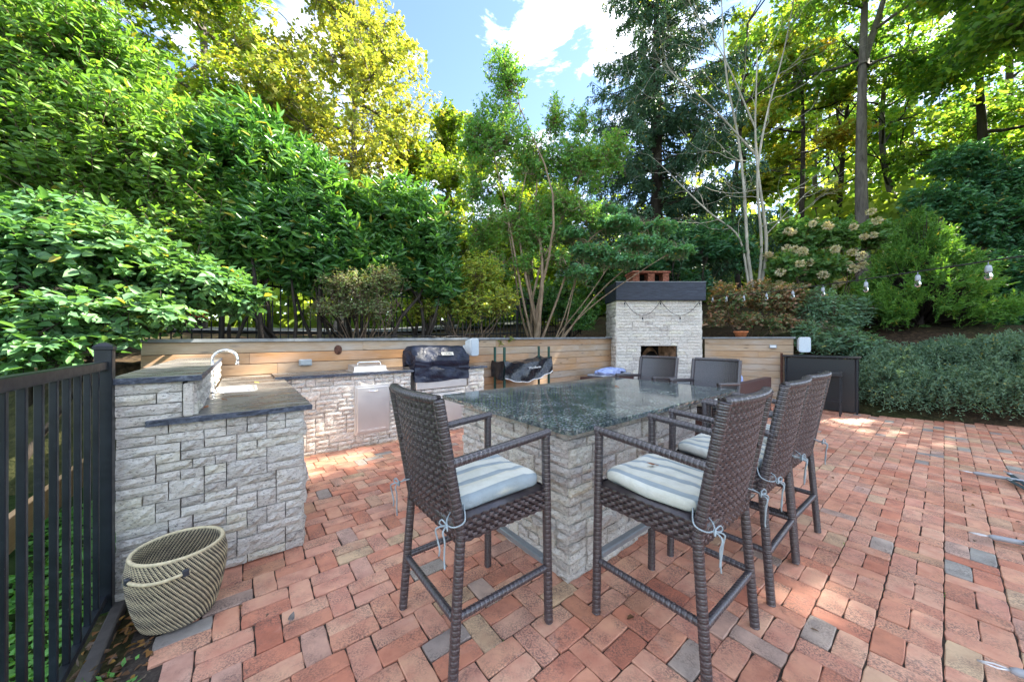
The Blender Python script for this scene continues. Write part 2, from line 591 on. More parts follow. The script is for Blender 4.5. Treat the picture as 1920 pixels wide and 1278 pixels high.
    big = T.ramp(T.noise(co, .5, 4), [(.45, (0, 0, 0)), (.65, (1, 1, 1))])
    c = T.mix(T.math('MULTIPLY', big, .5), c, T.ramp(n, [(.3, (.02, .035, .01)), (.7, (.06, .09, .025))]))
    M['soil'] = T.done(T.bsdf(c, .95, 0, .1, T.bump(n, .8, .03)))
    T = NT('lawn_soil')
    co = T.n('NewGeometry').outputs['Position']
    n = T.noise(co, 22, 6, .7)
    M['lawn'] = T.done(T.bsdf(T.ramp(n, [(.3, (.015, .03, .008)), (.6, (.035, .06, .015)), (.8, (.07, .055, .03))]), .95, 0, .1, T.bump(n, .8, .02)))
    T = NT('asphalt')
    co = T.n('NewGeometry').outputs['Position']
    M['asphalt'] = T.done(T.bsdf(T.ramp(T.noise(co, 2, 6, .7), [(.3, (.14, .15, .165)), (.7, (.20, .21, .225))]), .9, 0, .2))


make_simple_materials()

M['l_vib'] = mat_leaf('viburnum_leaf', [(.034, .095, .038), (.055, .14, .048), (.075, .17, .06), (.08, .165, .085), (.11, .205, .065), (.10, .185, .09)], .42, .45, .4)
M['l_tall'] = mat_leaf('tall_hedge_leaf', [(.04, .10, .028), (.065, .15, .034), (.10, .20, .042), (.14, .24, .05), (.18, .265, .055)], .52, .45, .4)
M['l_laurel'] = mat_leaf('laurel_leaf', [(.022, .078, .028), (.036, .112, .033), (.058, .155, .038), (.088, .195, .042), (.14, .25, .045)], .38, .28, .55)
M['l_twiggy'] = mat_leaf('twiggy_shrub_leaf', [(.07, .14, .05), (.11, .19, .065), (.15, .19, .085), (.18, .16, .11), (.13, .21, .07)], .45)
M['l_lime'] = mat_leaf('lime_shrub_leaf', [(.10, .21, .055), (.16, .28, .06), (.25, .34, .065), (.36, .34, .06), (.14, .25, .08), (.30, .20, .06)], .6)
M['l_crape'] = mat_leaf('crape_myrtle_leaf', [(.05, .155, .05), (.08, .21, .06), (.12, .265, .07), (.17, .30, .075), (.24, .32, .08)], .55)
M['l_dog'] = mat_leaf('dogwood_leaf', [(.07, .19, .10), (.10, .24, .13), (.125, .28, .15), (.14, .30, .12)], .5)
M['l_spruce'] = mat_leaf('spruce_needles', [(.020, .055, .030), (.032, .078, .042), (.048, .10, .055), (.065, .12, .07)], .25, .5, .3)
M['l_yellow'] = mat_leaf('yellow_tree_leaf', [(.10, .16, .045), (.155, .21, .05), (.22, .255, .055), (.30, .285, .06), (.33, .26, .055)], .5, .5, .3)
M['l_ygreen'] = mat_leaf('yellow_green_leaf', [(.05, .11, .02), (.10, .18, .025), (.18, .24, .03), (.28, .28, .035)], .55, .5, .3)
M['l_wood'] = mat_leaf('woodland_leaf', [(.035, .10, .035), (.06, .15, .04), (.11, .21, .04), (.19, .28, .045), (.30, .32, .05)], .62, .45, .4, .5, .5)
M['l_far'] = mat_leaf('far_wood_leaf', [(.07, .15, .04), (.13, .22, .05), (.22, .29, .055), (.32, .34, .06)], .6, .5, .3, .5, .3)
M['l_orange'] = mat_leaf('orange_tree_leaf', [(.10, .19, .04), (.16, .25, .045), (.24, .29, .05), (.34, .27, .055), (.40, .19, .05)], .62, .5, .3, .6, .7)
M['l_dark'] = mat_leaf('dark_bush_leaf', [(.025, .085, .05), (.04, .12, .06), (.055, .155, .07), (.09, .20, .065)], .45, .36, .5)
M['l_hyd'] = mat_leaf('hydrangea_leaf', [(.05, .13, .05), (.08, .18, .06), (.12, .22, .07), (.16, .24, .08)], .5)
M['l_flower'] = mat_leaf('hydrangea_bloom', [(.42, .37, .25), (.46, .41, .29), (.44, .34, .25), (.40, .40, .25)], .35, .7, .2)
M['l_red'] = mat_leaf('reddish_shrub_leaf', [(.05, .13, .05), (.08, .17, .06), (.15, .15, .08), (.30, .15, .10), (.30, .21, .13)], .4)
M['l_grey'] = mat_leaf('grey_green_leaf', [(.065, .14, .085), (.10, .19, .12), (.14, .24, .155), (.12, .21, .105)], .45)
M['l_conifer'] = mat_leaf('bright_conifer_spray', [(.028, .085, .020), (.055, .14, .026), (.095, .20, .034), (.14, .25, .045)], .35, .5, .3)
M['l_juniper'] = mat_leaf('juniper_spray', [(.055, .11, .07), (.085, .15, .095), (.12, .19, .12), (.10, .15, .07)], .3, .6, .3)
M['l_cover'] = mat_leaf('ground_cover_leaf', [(.06, .19, .035), (.09, .25, .05), (.13, .30, .06)], .4, yel=.3)
M['l_fall'] = mat_leaf('fallen_leaf', [(.05, .03, .018), (.10, .055, .028), (.09, .075, .06), (.16, .075, .03), (.24, .15, .03)], .2, .7, .2, .2)
M['b_dark'] = mat_bark('dark_bark', (.015, .012, .010), (.06, .048, .038))
M['b_tan'] = mat_bark('tan_bark', (.12, .08, .05), (.33, .25, .17), 14)
M['b_pale'] = mat_bark('pale_bark', (.22, .20, .16), (.46, .43, .36), 12)
M['b_grey'] = mat_bark('grey_bark', (.06, .052, .045), (.19, .165, .14), 7)
M['b_twig'] = mat_bark('brown_twig', (.06, .04, .028), (.17, .12, .08), 20)

# ------------------------------------------------------------------ terrain
CX, CY = 2.0, 2.5
W0, W1 = G(-0.92, 5.46), G(7.45, 5.46)
BOUND = [(30, -9, 0), (16, 1.4, 0), (11, 4.15, 0), (8.3, 5.5, 0), (7.0, 6.5, 0.0), (6.9, 7.1, .2), (6.2, 7.75, 1.15), (4.95, 9.05, 1.2), (4.6, 9.3, 1.2), (2.75, 9.3, 1.2),
         (W1[0], W1[1], 1.2), (W0[0], W0[1], 1.15), (-4.6, 3.35, .35), (-6.2, 2.6, .05), (-10, .5, 0), (-16, -4, 0), (-30, -14, 0)]
_ba = np.unwrap([math.atan2(y - CY, x - CX) for x, y, h in BOUND])


def bound_at(th):
    """radius, base height, slope of the boundary in direction th"""
    th = min(max(th, _ba[0] + 1e-4), _ba[-1] - 1e-4)
    i = int(np.searchsorted(_ba, th)) - 1
    i = max(0, min(i, len(BOUND) - 2))
    (x0, y0, h0), (x1, y1, h1) = BOUND[i], BOUND[i + 1]
    d = (math.cos(th), math.sin(th))
    ex, ey = x1 - x0, y1 - y0
    den = d[0] * ey - d[1] * ex
    t = ((x0 - CX) * ey - (y0 - CY) * ex) / den
    px, py = CX + d[0] * t, CY + d[1] * t
    L = math.hypot(ex, ey)
    s = min(1, max(0, math.hypot(px - x0, py - y0) / L))
    return t, h0 + (h1 - h0) * s


def rise(th, t, h0):
    az = math.degrees(th)
    sl = np.interp(az, [-20, 20, 60, 90, 120, 200], [.17, .19, .19, .10, .045, .03])
    k = min(1, max(0, t / 2.6))
    k = k * k * (3 - 2 * k)
    z = h0 + (1.3 - h0) * k if h0 < 1.1 else h0 + .12 * k
    if az > 165:
        z = h0 + (.9 - h0) * min(1, t / 7)
    tt = min(max(t - .6, 0), 28)
    return z + sl * tt


def ground_z(x, y):
    th = math.atan2(y - CY, x - CX)
    if th < _ba[0]:
        th += 2 * math.pi
    r = math.hypot(x - CX, y - CY)
    t0, h0 = bound_at(th)
    if r <= t0:
        return 0.0
    return rise(th, r - t0, h0)


def build_setting():
    g = MB()
    g.grid(lambda u, v: ((u - .5) * 900, (v - .5) * 900, -.085), 8, 8)
    tag(g.build('ground', M['lawn']), kind='structure')
    ts = np.concatenate([[0.0], np.linspace(0.01, 3.2, 17), np.linspace(3.8, 12, 15), np.array([14, 17, 21, 26, 32, 45, 70, 120])])
    ths = []
    for i in range(len(_ba) - 1):
        k = max(2, int(abs(_ba[i + 1] - _ba[i]) / R(1.6)))
        ths += list(np.linspace(_ba[i] + 1e-3, _ba[i + 1] - 1e-3, k))
    V, F = [], []
    nt = len(ts)
    ph = rng.uniform(0, 6, 6)
    for th in ths:
        r0, h0 = bound_at(th)
        for j, t in enumerate(ts):
            x, y = CX + math.cos(th) * (r0 + t), CY + math.sin(th) * (r0 + t)
            bump = .05 * (math.sin(x * 2.1 + ph[0]) * math.sin(y * 1.7 + ph[1]) + .6 * math.sin(x * 4.3 + ph[2] + y * 3.1)) * min(1, t / 1.5)
            z = rise(th, t, h0) + bump
            if j == 0:
                z = -.2
            if j == 1:
                z -= .05
            V.append((x, y, z))
    for i in range(len(ths) - 1):
        for j in range(nt - 1):
            q = i * nt + j
            F.append((q, q + 1, q + nt + 1, q + nt))
    me = np_mesh('hillside', V, F, M['soil'], True)
    tag(link('hillside', me), kind='structure')
    # lane behind the garden fence
    ln = MB()
    aa = np.linspace(-14, 32, 47)

    def lp(u, v):
        a = -14 + 46 * u
        b = 13.6 + 6.2 * v
        x, y, _ = G(a, b)
        return (x, y, ground_z(x, y) + .09)
    ln.grid(lp, 60, 10)
    tag(ln.build('road', M['asphalt'], smooth=True), kind='structure')


build_setting()

# ------------------------------------------------------------------ brick patio
BW = .212


def brick_variant(L, W, seed):
    r = np.random.default_rng(seed)
    m = MB()
    j = .0030 / 2
    x, y = L / 2 - j, W / 2 - j
    c = .0026
    top = 0.0
    pts0, pts1, pts2 = [], [], []
    nl, nw = 4, 2
    per = [(-x + 2 * x * i / nl, -y) for i in range(nl)] + [(x, -y + 2 * y * i / nw) for i in range(nw)] + \
          [(x - 2 * x * i / nl, y) for i in range(nl)] + [(-x, y - 2 * y * i / nw) for i in range(nw)]
    n = len(per)
    for px, py in per:
        e = r.normal(0, .0011, 2)
        qx, qy = px + e[0], py + e[1]
        lx, ly = math.hypot(px / x, 0), abs(py) / y
        ch = c * r.uniform(.7, 1.9)
        corner = (abs(px) > x * .99) and (abs(py) > y * .99)
        if corner:
            qx *= 1 - .003 / x; qy *= 1 - .003 / y
        pts0.append((qx, qy, -.05))
        pts1.append((qx, qy, top - ch * .8))
        pts2.append((qx * (1 - ch / x) if abs(px) > x * .99 else qx, qy * (1 - ch / y) if abs(py) > y * .99 else qy, top))
    v = pts0 + pts1 + pts2
    f = [tuple(2 * n + i for i in range(n))]
    for a in (0, n):
        for i in range(n):
            k = (i + 1) % n
            f.append((a + i, a + k, a + n + k, a + n + i))
    m.add(v, f)
    return m


BR_V = [brick_variant(BW, BW / 2, 100 + i) for i in range(8)]
BR_M = [b.mesh('brick', M['brick']) for b in BR_V]


def edge_right(x, y):
    """inside the patio on the side of the planting bed"""
    p = [(6.62, 6.36), (8.3, 5.5), (11, 4.15), (16, 1.4), (30, -9)]
    for (x0, y0), (x1, y1) in zip(p, p[1:]):
        if x0 <= x <= x1:
            return y < y0 + (y1 - y0) * (x - x0) / (x1 - x0) - .05
    return True


def pave_z(x, y):
    return .006 * math.sin(x * 1.3 + .7) * math.sin(y * 1.1) + .003 * math.sin(x * 3.1 + y * 2.2)


def build_patio():
    root = bpy.data.objects.new('patio', None)
    col.objects.link(root)
    tag(root, 'red brick patio laid in rows of paired and crosswise pavers', None, kind='structure')
    base = MB()
    x0, x1, y0, y1 = -.41, 15.5, -5, 5.28
    nb = 60
    # sand bed as one sheet clipped to the patio outline
    V, F = [], []
    na = 90
    for i in range(na + 1):
        a = x0 + (x1 - x0) * i / na
        for k in range(nb + 1):
            b = y0 + (y1 - y0) * k / nb
            x, y, _ = G(a, b); V.append((x, y, pave_z(x, y) - .010))
    for i in range(na):
        for k in range(nb):
            q = i * (nb + 1) + k
            cx = sum(V[t][0] for t in (q, q + nb + 2)) / 2
            cy = sum(V[t][1] for t in (q, q + nb + 2)) / 2
            if edge_right(cx + .1, cy + .25) and cy < 9.0 and cx < 20:
                F.append((q, q + nb + 1, q + nb + 2, q + 1))
    base.add(V, F)
    base.build('sand_bed', M['joint'], root)
    items = []
    k0, k1 = int(math.floor(y0 / BW)), int(math.ceil(y1 / BW))
    for k in range(k0, k1):
        bc = (k + .5) * BW
        if bc + BW / 2 > 5.30:
            continue
        off = (k * .159) % .318 + random.uniform(-.008, .008)
        i0 = int((x0 - off) / .318) - 1
        i1 = int((x1 - off) / .318) + 1
        for i in range(i0, i1):
            a = i * .318 + off
            cand = [(a + BW / 2, bc - BW / 4, 0), (a + BW / 2, bc + BW / 4, 0), (a + BW + BW / 4, bc, 1)]
            for (ca, cb, rot) in cand:
                if ca < -.30 + .03 * math.sin(cb * 9):
                    continue
                x, y, _ = G(ca, cb)
                if not edge_right(x, y) or y < -1.2 or x < -3.4:
                    continue
                # under counters and island
                if (cb > 4.86 and ca < 3.1) or (cb > 2.82 and ca < .22) or (1.55 < ca < 3.0 and 1.45 < cb < 2.4):
                    continue
                if math.hypot(x, y) > 15 or cb > 5.2:
                    continue
                items.append((x, y, rot, ca, cb))
    # projected size
    def score(it):
        x, y = it[0], it[1]
        if y < 1.30:
            return 0
        u = abs(x / y)
        if u > 1.53:
            return 0
        return 1.0 / y ** 3 * 1.0
    order = sorted(range(len(items)), key=lambda i: -score(items[i]))
    near = set(order[:300])
    bigV, bigF = [], []
    no = 0
    r = np.random.default_rng(5)
    for i, (x, y, rot, ca, cb) in enumerate(items):
        vi = int(r.integers(0, 8))
        rz = TH + (math.pi / 2 if rot else 0) + (math.pi if r.random() < .5 else 0) + r.normal(0, .012)
        x += r.normal(0, .0012); y += r.normal(0, .0012)
        wav = pave_z(x, y)
        z = wav + r.normal(0, .0016)
        tx, ty = r.normal(0, .007), r.normal(0, .007)
        if i in near:
            o = bpy.data.objects.new('brick', BR_M[vi])
            col.objects.link(o)
            o.parent = root
            o.location = (x, y, z)
            o.rotation_euler = (tx, ty, rz)
        else:
            c, s = math.cos(rz), math.sin(rz)
            v = np.array(BR_V[vi].v)
            v[:, 2] += v[:, 0] * tx + v[:, 1] * ty
            w = np.stack([x + v[:, 0] * c - v[:, 1] * s, y + v[:, 0] * s + v[:, 1] * c, z + v[:, 2]], 1)
            bigV.append(w)
            bigF += [tuple(q + no for q in f) for f in BR_V[vi].f]
            no += len(v)
    me = bpy.data.meshes.new('brick_field')
    me.from_pydata(np.concatenate(bigV).tolist(), [], bigF)
    me.materials.append(M['brick_i'])
    tag(link('brick_field', me, root), kind='stuff')


build_patio()

# ------------------------------------------------------------------ split stone veneer
def stone_variant(L, H, seed, D=.035):
    r = np.random.default_rng(seed)
    nx = max(3, int(L / .03)); nz = max(2, int(H / .024))
    nx, nz = min(nx, 8), min(nz, 5)
    g = .0024
    V = []
    ph = r.uniform(0, 6.28, 8)
    lift = r.uniform(0, .017)
    tl = r.normal(0, .035)
    for k in range(nz + 1):
        for i in range(nx + 1):
            u, w = i / nx, k / nz
            x = (u - .5) * (L - 2 * g)
            z = w * (H - 2 * g) + g
            e = min(min(u, 1 - u) * L, min(w, 1 - w) * H)
            d = .006 * math.sin(x * 40 + ph[0] + z * 30) + .005 * math.sin(x * 75 + ph[1]) * math.sin(z * 80 + ph[2]) + r.normal(0, .0034)
            k2 = min(1, e / .012)
            y = -(lift + .010 * k2 + d * (.35 + .65 * k2) + tl * x)
            if i in (0, nx): x += r.normal(0, .0008)
            V.append((x, y, z + (r.normal(0, .0008) if k in (0, nz) else 0)))
    F = []
    for k in range(nz):
        for i in range(nx):
            q = k * (nx + 1) + i
            F.append((q, q + 1, q + nx + 2, q + nx + 1))
    # sides
    b = len(V)
    ring = list(range(nx + 1)) + [k * (nx + 1) + nx for k in range(1, nz + 1)] + [nz * (nx + 1) + i for i in range(nx - 1, -1, -1)] + [k * (nx + 1) for k in range(nz - 1, 0, -1)]
    for q in ring:
        V.append((V[q][0], D, V[q][2]))
    n = len(ring)
    for i in range(n):
        k = (i + 1) % n
        F.append((ring[k], ring[i], b + i, b + k))
    m = MB()
    m.add(V, F)
    return m


_SM = {}


def stone_mesh(L, H, mat):
    key = (round(L, 3), round(H, 3), mat.name)
    lst = _SM.setdefault(key, [])
    if len(lst) < 4:
        lst.append(stone_variant(L, H, hash((round(L * 1000), round(H * 1000), len(lst))) & 0xffff).mesh('stone', mat))
        return lst[-1]
    return random.choice(lst)


def lay_courses(W, H, unit, holes=(), seed=1, lens=(.10, .10, .15, .15, .20, .25), p2=.16):
    """random ledger layout: list of (s, z, L, h) over a W x H rectangle"""
    r = random.Random(seed)
    rows = int(round(H / unit))
    unit = H / rows
    q = .05
    cols = int(round(W / q)); q = W / cols
    occ = [[False] * cols for _ in range(rows)]
    for (s0, s1, z0, z1) in holes:
        for k in range(rows):
            for i in range(cols):
                if s0 < (i + .5) * q < s1 and z0 < (k + .5) * unit < z1:
                    occ[k][i] = True
    out = []
    for k in range(rows):
        i = 0
        while i < cols:
            if occ[k][i]:
                i += 1
                continue
            run = 0
            while i + run < cols and not occ[k][i + run]:
                run += 1
            n = min(run, max(1, int(round(r.choice(lens) / .05))))
            if run - n == 1:
                n = run if run <= 6 else n - 1
            n = max(1, n)
            h = 1
            if r.random() < p2 and k + 1 < rows and not any(occ[k + 1][i:i + n]):
                h = 2
            for kk in range(h):
                for ii in range(n):
                    occ[k + kk][i + ii] = True
            out.append((i * q, k * unit, n * q, h * unit))
            i += n
    return out


def veneer(parent, org, ang, W, H, unit, seed, holes=(), mat=None, **kw):
    """stones on a face: org local corner (x,y,z), face runs along ang; outside is to the right of that direction"""
    mat = mat or M['stone']
    c, s = math.cos(ang), math.sin(ang)
    for (ss, z, L, h) in lay_courses(W, H, unit, holes, seed, **kw):
        m = ss + L / 2
        o = bpy.data.objects.new('stone', stone_mesh(L, h, mat))
        col.objects.link(o)
        o.parent = parent
        o.location = (org[0] + c * m, org[1] + s * m, org[2] + z)
        o.rotation_euler = (0, 0, ang)


def rough_slab(parent, name, x0, x1, y0, y1, z0, z1, mats, edges='', over=.006, cut=0.0, seed=0):
    """counter slab: top sheet plus chiselled edge band"""
    r = np.random.default_rng(seed)
    def side(p, q):
        L = math.hypot(q[0] - p[0], q[1] - p[1])
        n = max(2, int(L / .045))
        return [(p[0] + (q[0] - p[0]) * i / n, p[1] + (q[1] - p[1]) * i / n) for i in range(n)]
    if cut:
        cr = [(x0 + cut, y0), (x1 - cut, y0), (x1, y0 + cut), (x1, y1 - cut), (x1 - cut, y1), (x0 + cut, y1), (x0, y1 - cut), (x0, y0 + cut)]
    else:
        cr = [(x0, y0), (x1, y0), (x1, y1), (x0, y1)]
    per = []
    for i in range(len(cr)):
        per += side(cr[i], cr[(i + 1) % len(cr)])
    n = len(per)
    V = []
    for lev, (z, k) in enumerate(((z0, 0), (z0 + (z1 - z0) * .45, 1), (z1 - .004, .6), (z1, 0))):
        for (x, y) in per:
            cx, cy = (x0 + x1) / 2, (y0 + y1) / 2
            d = r.normal(0, over) * (1 if k else .2)
            dx = math.copysign(1, x - cx) if min(abs(x - x0), abs(x - x1)) < .02 else 0
            dy = math.copysign(1, y - cy) if min(abs(y - y0), abs(y - y1)) < .02 else 0
            ins = -.004 if lev == 3 else 0
            V.append((x + dx * (d * .6 + ins), y + dy * (d * .6 + ins), z))
    F, mi = [tuple(reversed(range(n))), tuple(range(3 * n, 4 * n))], [1, 0]
    for l in range(3):
        for i in range(n):
            k = (i + 1) % n
            F.append((l * n + i, l * n + k, (l + 1) * n + k, (l + 1) * n + i)); mi.append(1)
    m = MB(); m.v = V; m.f = F; m.m = mi
    return m.build(name, mats, parent)


# ---- island
def build_island():
    A0, B0 = 1.4706, 1.337
    root = thing('bar_island', 'large stone clad bar island topped with polished dark green granite', 'island', G(A0, B0), TH)
    rough_slab(root, 'countertop', -.09, 2.34, -.09, 1.43, .882, .914, [M['granite'], M['granite']], over=.0016, cut=.03, seed=3)
    WA, WB = 1.60, 1.18
    c = MB(); c.box((WA / 2, WB / 2, .44), (WA - .05, WB - .05, .878)); c.build('core', M['mortar'], root)
    veneer(root, (0, 0, .0), 0, WA, .878, .0549, 11)
    veneer(root, (0, WB, .0), -math.pi / 2, WB, .878, .0549, 12)
    veneer(root, (WA, 0, .0), math.pi / 2, WB, .878, .0878, 13, lens=(.2, .3))
    veneer(root, (WA, WB, .0), math.pi, WA, .878, .0878, 14, lens=(.2, .3))
    s = MB()
    for (x, y) in ((2.1, .2), (2.1, 1.15)):
        s.box((1.9, y, .86), (.62, .05, .04))
    s.build('support_bracket', M['blackmetal'], root)


build_island()


# ---- sink counter (peninsula)
def build_sink_counter():
    A1, B0 = .3265, 2.731
    root = thing('sink_counter', 'stone clad counter with small sink and a raised bar ledge beside the black fence', 'counter', G(-.53, B0), TH)
    W = A1 + .53
    D = 2.0
    c = MB()
    c.box((W / 2, D / 2 + .02, .46), (W - .05, D - .03, .91))
    c.build('core', M['mortar'], root)
    veneer(root, (0, 0, 0), 0, W, .925, .0544, 21)
    veneer(root, (W, 0, 0), math.pi / 2, D, .925, .0925, 22, lens=(.2, .3))
    # lower slab with a sink hole: four strips round the basin
    xs, ys = .10, -.05
    x1 = W + .05
    sk = (.36, .62, 1.02, 1.46)     # basin x0 x1 y0 y1
    me = MB()
    z0, z1 = .925, .958
    rough_slab(root, 'countertop', .115, x1, -.045, sk[2], z0, z1, [M['slab'], M['slab_edge']], over=.004, seed=5)
    rough_slab(root, 'countertop', .345, sk[0] - .002, sk[2] + .002, sk[3] - .002, z0, z1 - .001, [M['slab'], M['slab_edge']], over=.0, seed=6)
    rough_slab(root, 'countertop', sk[1] + .002, x1, sk[2] + .002, sk[3] - .002, z0, z1 - .001, [M['slab'], M['slab_edge']], over=.0, seed=6)
    rough_slab(root, 'countertop', .345, x1, sk[3], 2.54, z0, z1 - .001, [M['slab'], M['slab_edge']], over=.0, seed=6)
    # basin
    b = MB()
    cx, cy = (sk[0] + sk[1]) / 2, (sk[2] + sk[3]) / 2
    hx, hy = (sk[1] - sk[0]) / 2, (sk[3] - sk[2]) / 2

    def rr(hx, hy, z, rad):
        out = []
        for (sx, sy, a0) in ((1, 1, 0), (-1, 1, 90), (-1, -1, 180), (1, -1, 270)):
            for i in range(5):
                a = R(a0 + i * 22.5)
                out.append((cx + sx * (hx - rad) + math.cos(a) * rad, cy + sy * (hy - rad) + math.sin(a) * rad, z))
        return out
    rings = [rr(hx + .018, hy + .018, z1 + .0005, .05), rr(hx + .016, hy + .016, z1 + .004, .05), rr(hx - .004, hy - .004, z1 + .003, .04), rr(hx - .012, hy - .012, z1 - .01, .04), rr(hx - .018, hy - .018, z1 - .13, .05), rr(hx - .05, hy - .05, z1 - .15, .05)]
    V = [p for q in rings for p in q]
    n = 20
    F = []
    for l in range(len(rings) - 1):
        for i in range(n):
            k = (i + 1) % n
            F.append((l * n + i, l * n + k, (l + 1) * n + k, (l + 1) * n + i))
    F.append(tuple(range((len(rings) - 1) * n, len(rings) * n)))
    b.add(V, F)
    b.build('sink_basin', M['steel'], root, True)
    # faucet
    fx, fy = .335 + .06, 1.02 - .10
    fx, fy = sk[0] - .06 + .03, sk[2] + .10
    f = MB()
    f.lathe([(.032, 0), (.034, .006), (.030, .012), (.022, .02), (.018, .04), (.022, .055), (.026, .07), (.022, .09), (.014, .105), (.0125, .13)], (fx, fy, z1), 20)
    pts = [(fx, fy, z1 + .12), (fx, fy, z1 + .27)]
    for i in range(0, 11):
        a = math.pi - math.pi * i / 10 * 1.08
        pts.append((fx + .085 + .085 * math.cos(a), fy - .02 * i / 10, z1 + .27 + .085 * math.sin(a)))
    f.tube(pts, .0115, 10)
    e = pts[-1]
    f.lathe([(.014, 0), (.0145, .02), (.012, .024)], (e[0], e[1], e[2] - .022), 12)
    fo = f.build('faucet', M['chrome'], root, True)
    h = MB()
    h.tube([(fx, fy - .02, z1 + .06), (fx + .005, fy - .075, z1 + .075)], [.009, .006], 8)
    h.build('handle', M['chrome'], fo, True)
    # raised ledge along the fence side
    c = MB()
    c.box((.16, 1.285, 1.04), (.29, 2.52, .24))
    c.build('ledge_core', M['mortar'], root)
    veneer(root, (0, .0, .927), 0, .26, .235, .0588, 24, lens=(.15, .2, .25))
    veneer(root, (.315, .0, .96), math.pi / 2, 2.5, .20, .0667, 25, lens=(.15, .2, .3))
    st = MB(); st.box((.285, -.004, 1.055), (.045, .05, .19), bev=.006); st.build('corner_stone', M['stone'], root)
    for i, (y0, y1) in enumerate(((-.04, .58), (.585, 1.30), (1.305, 2.55))):
        rough_slab(root, 'ledge_slab', -.03, .345, y0, y1, 1.164, 1.196, [M['slab'], M['slab_edge']], over=.004, seed=30 + i)


build_sink_counter()


# ---- grill counter
def plate_door(root, x0, x1, z0, z1, y, slots=True, hside='top'):
    d = MB()
    d.box(((x0 + x1) / 2, y, (z0 + z1) / 2), (x1 - x0, .03, z1 - z0), bev=.004)
    o = d.build('steel_frame', M['steel'], root)
    p = MB(); p.box(((x0 + x1) / 2, y - .02, (z0 + z1) / 2), (x1 - x0 - .05, .02, z1 - z0 - .05), bev=.005)
    dr = p.build('door', M['steel'], root)
    h = MB()
    cx = (x0 + x1) / 2
    h.tube([(cx - .06, y - .03, z1 - .075), (cx - .055, y - .05, z1 - .075), (cx + .055, y - .05, z1 - .075), (cx + .06, y - .03, z1 - .075)], .007, 8)
    h.build('handle', M['chrome'], dr, True)
    if slots:
        for i in range(4):
            s = MB()
            s.box((x0 + (x1 - x0) * (.2 + .2 * i), y - .0308, z0 + .06), (.055, .003, .009))
            s.build('vent_slot', M['whiteink'], dr)


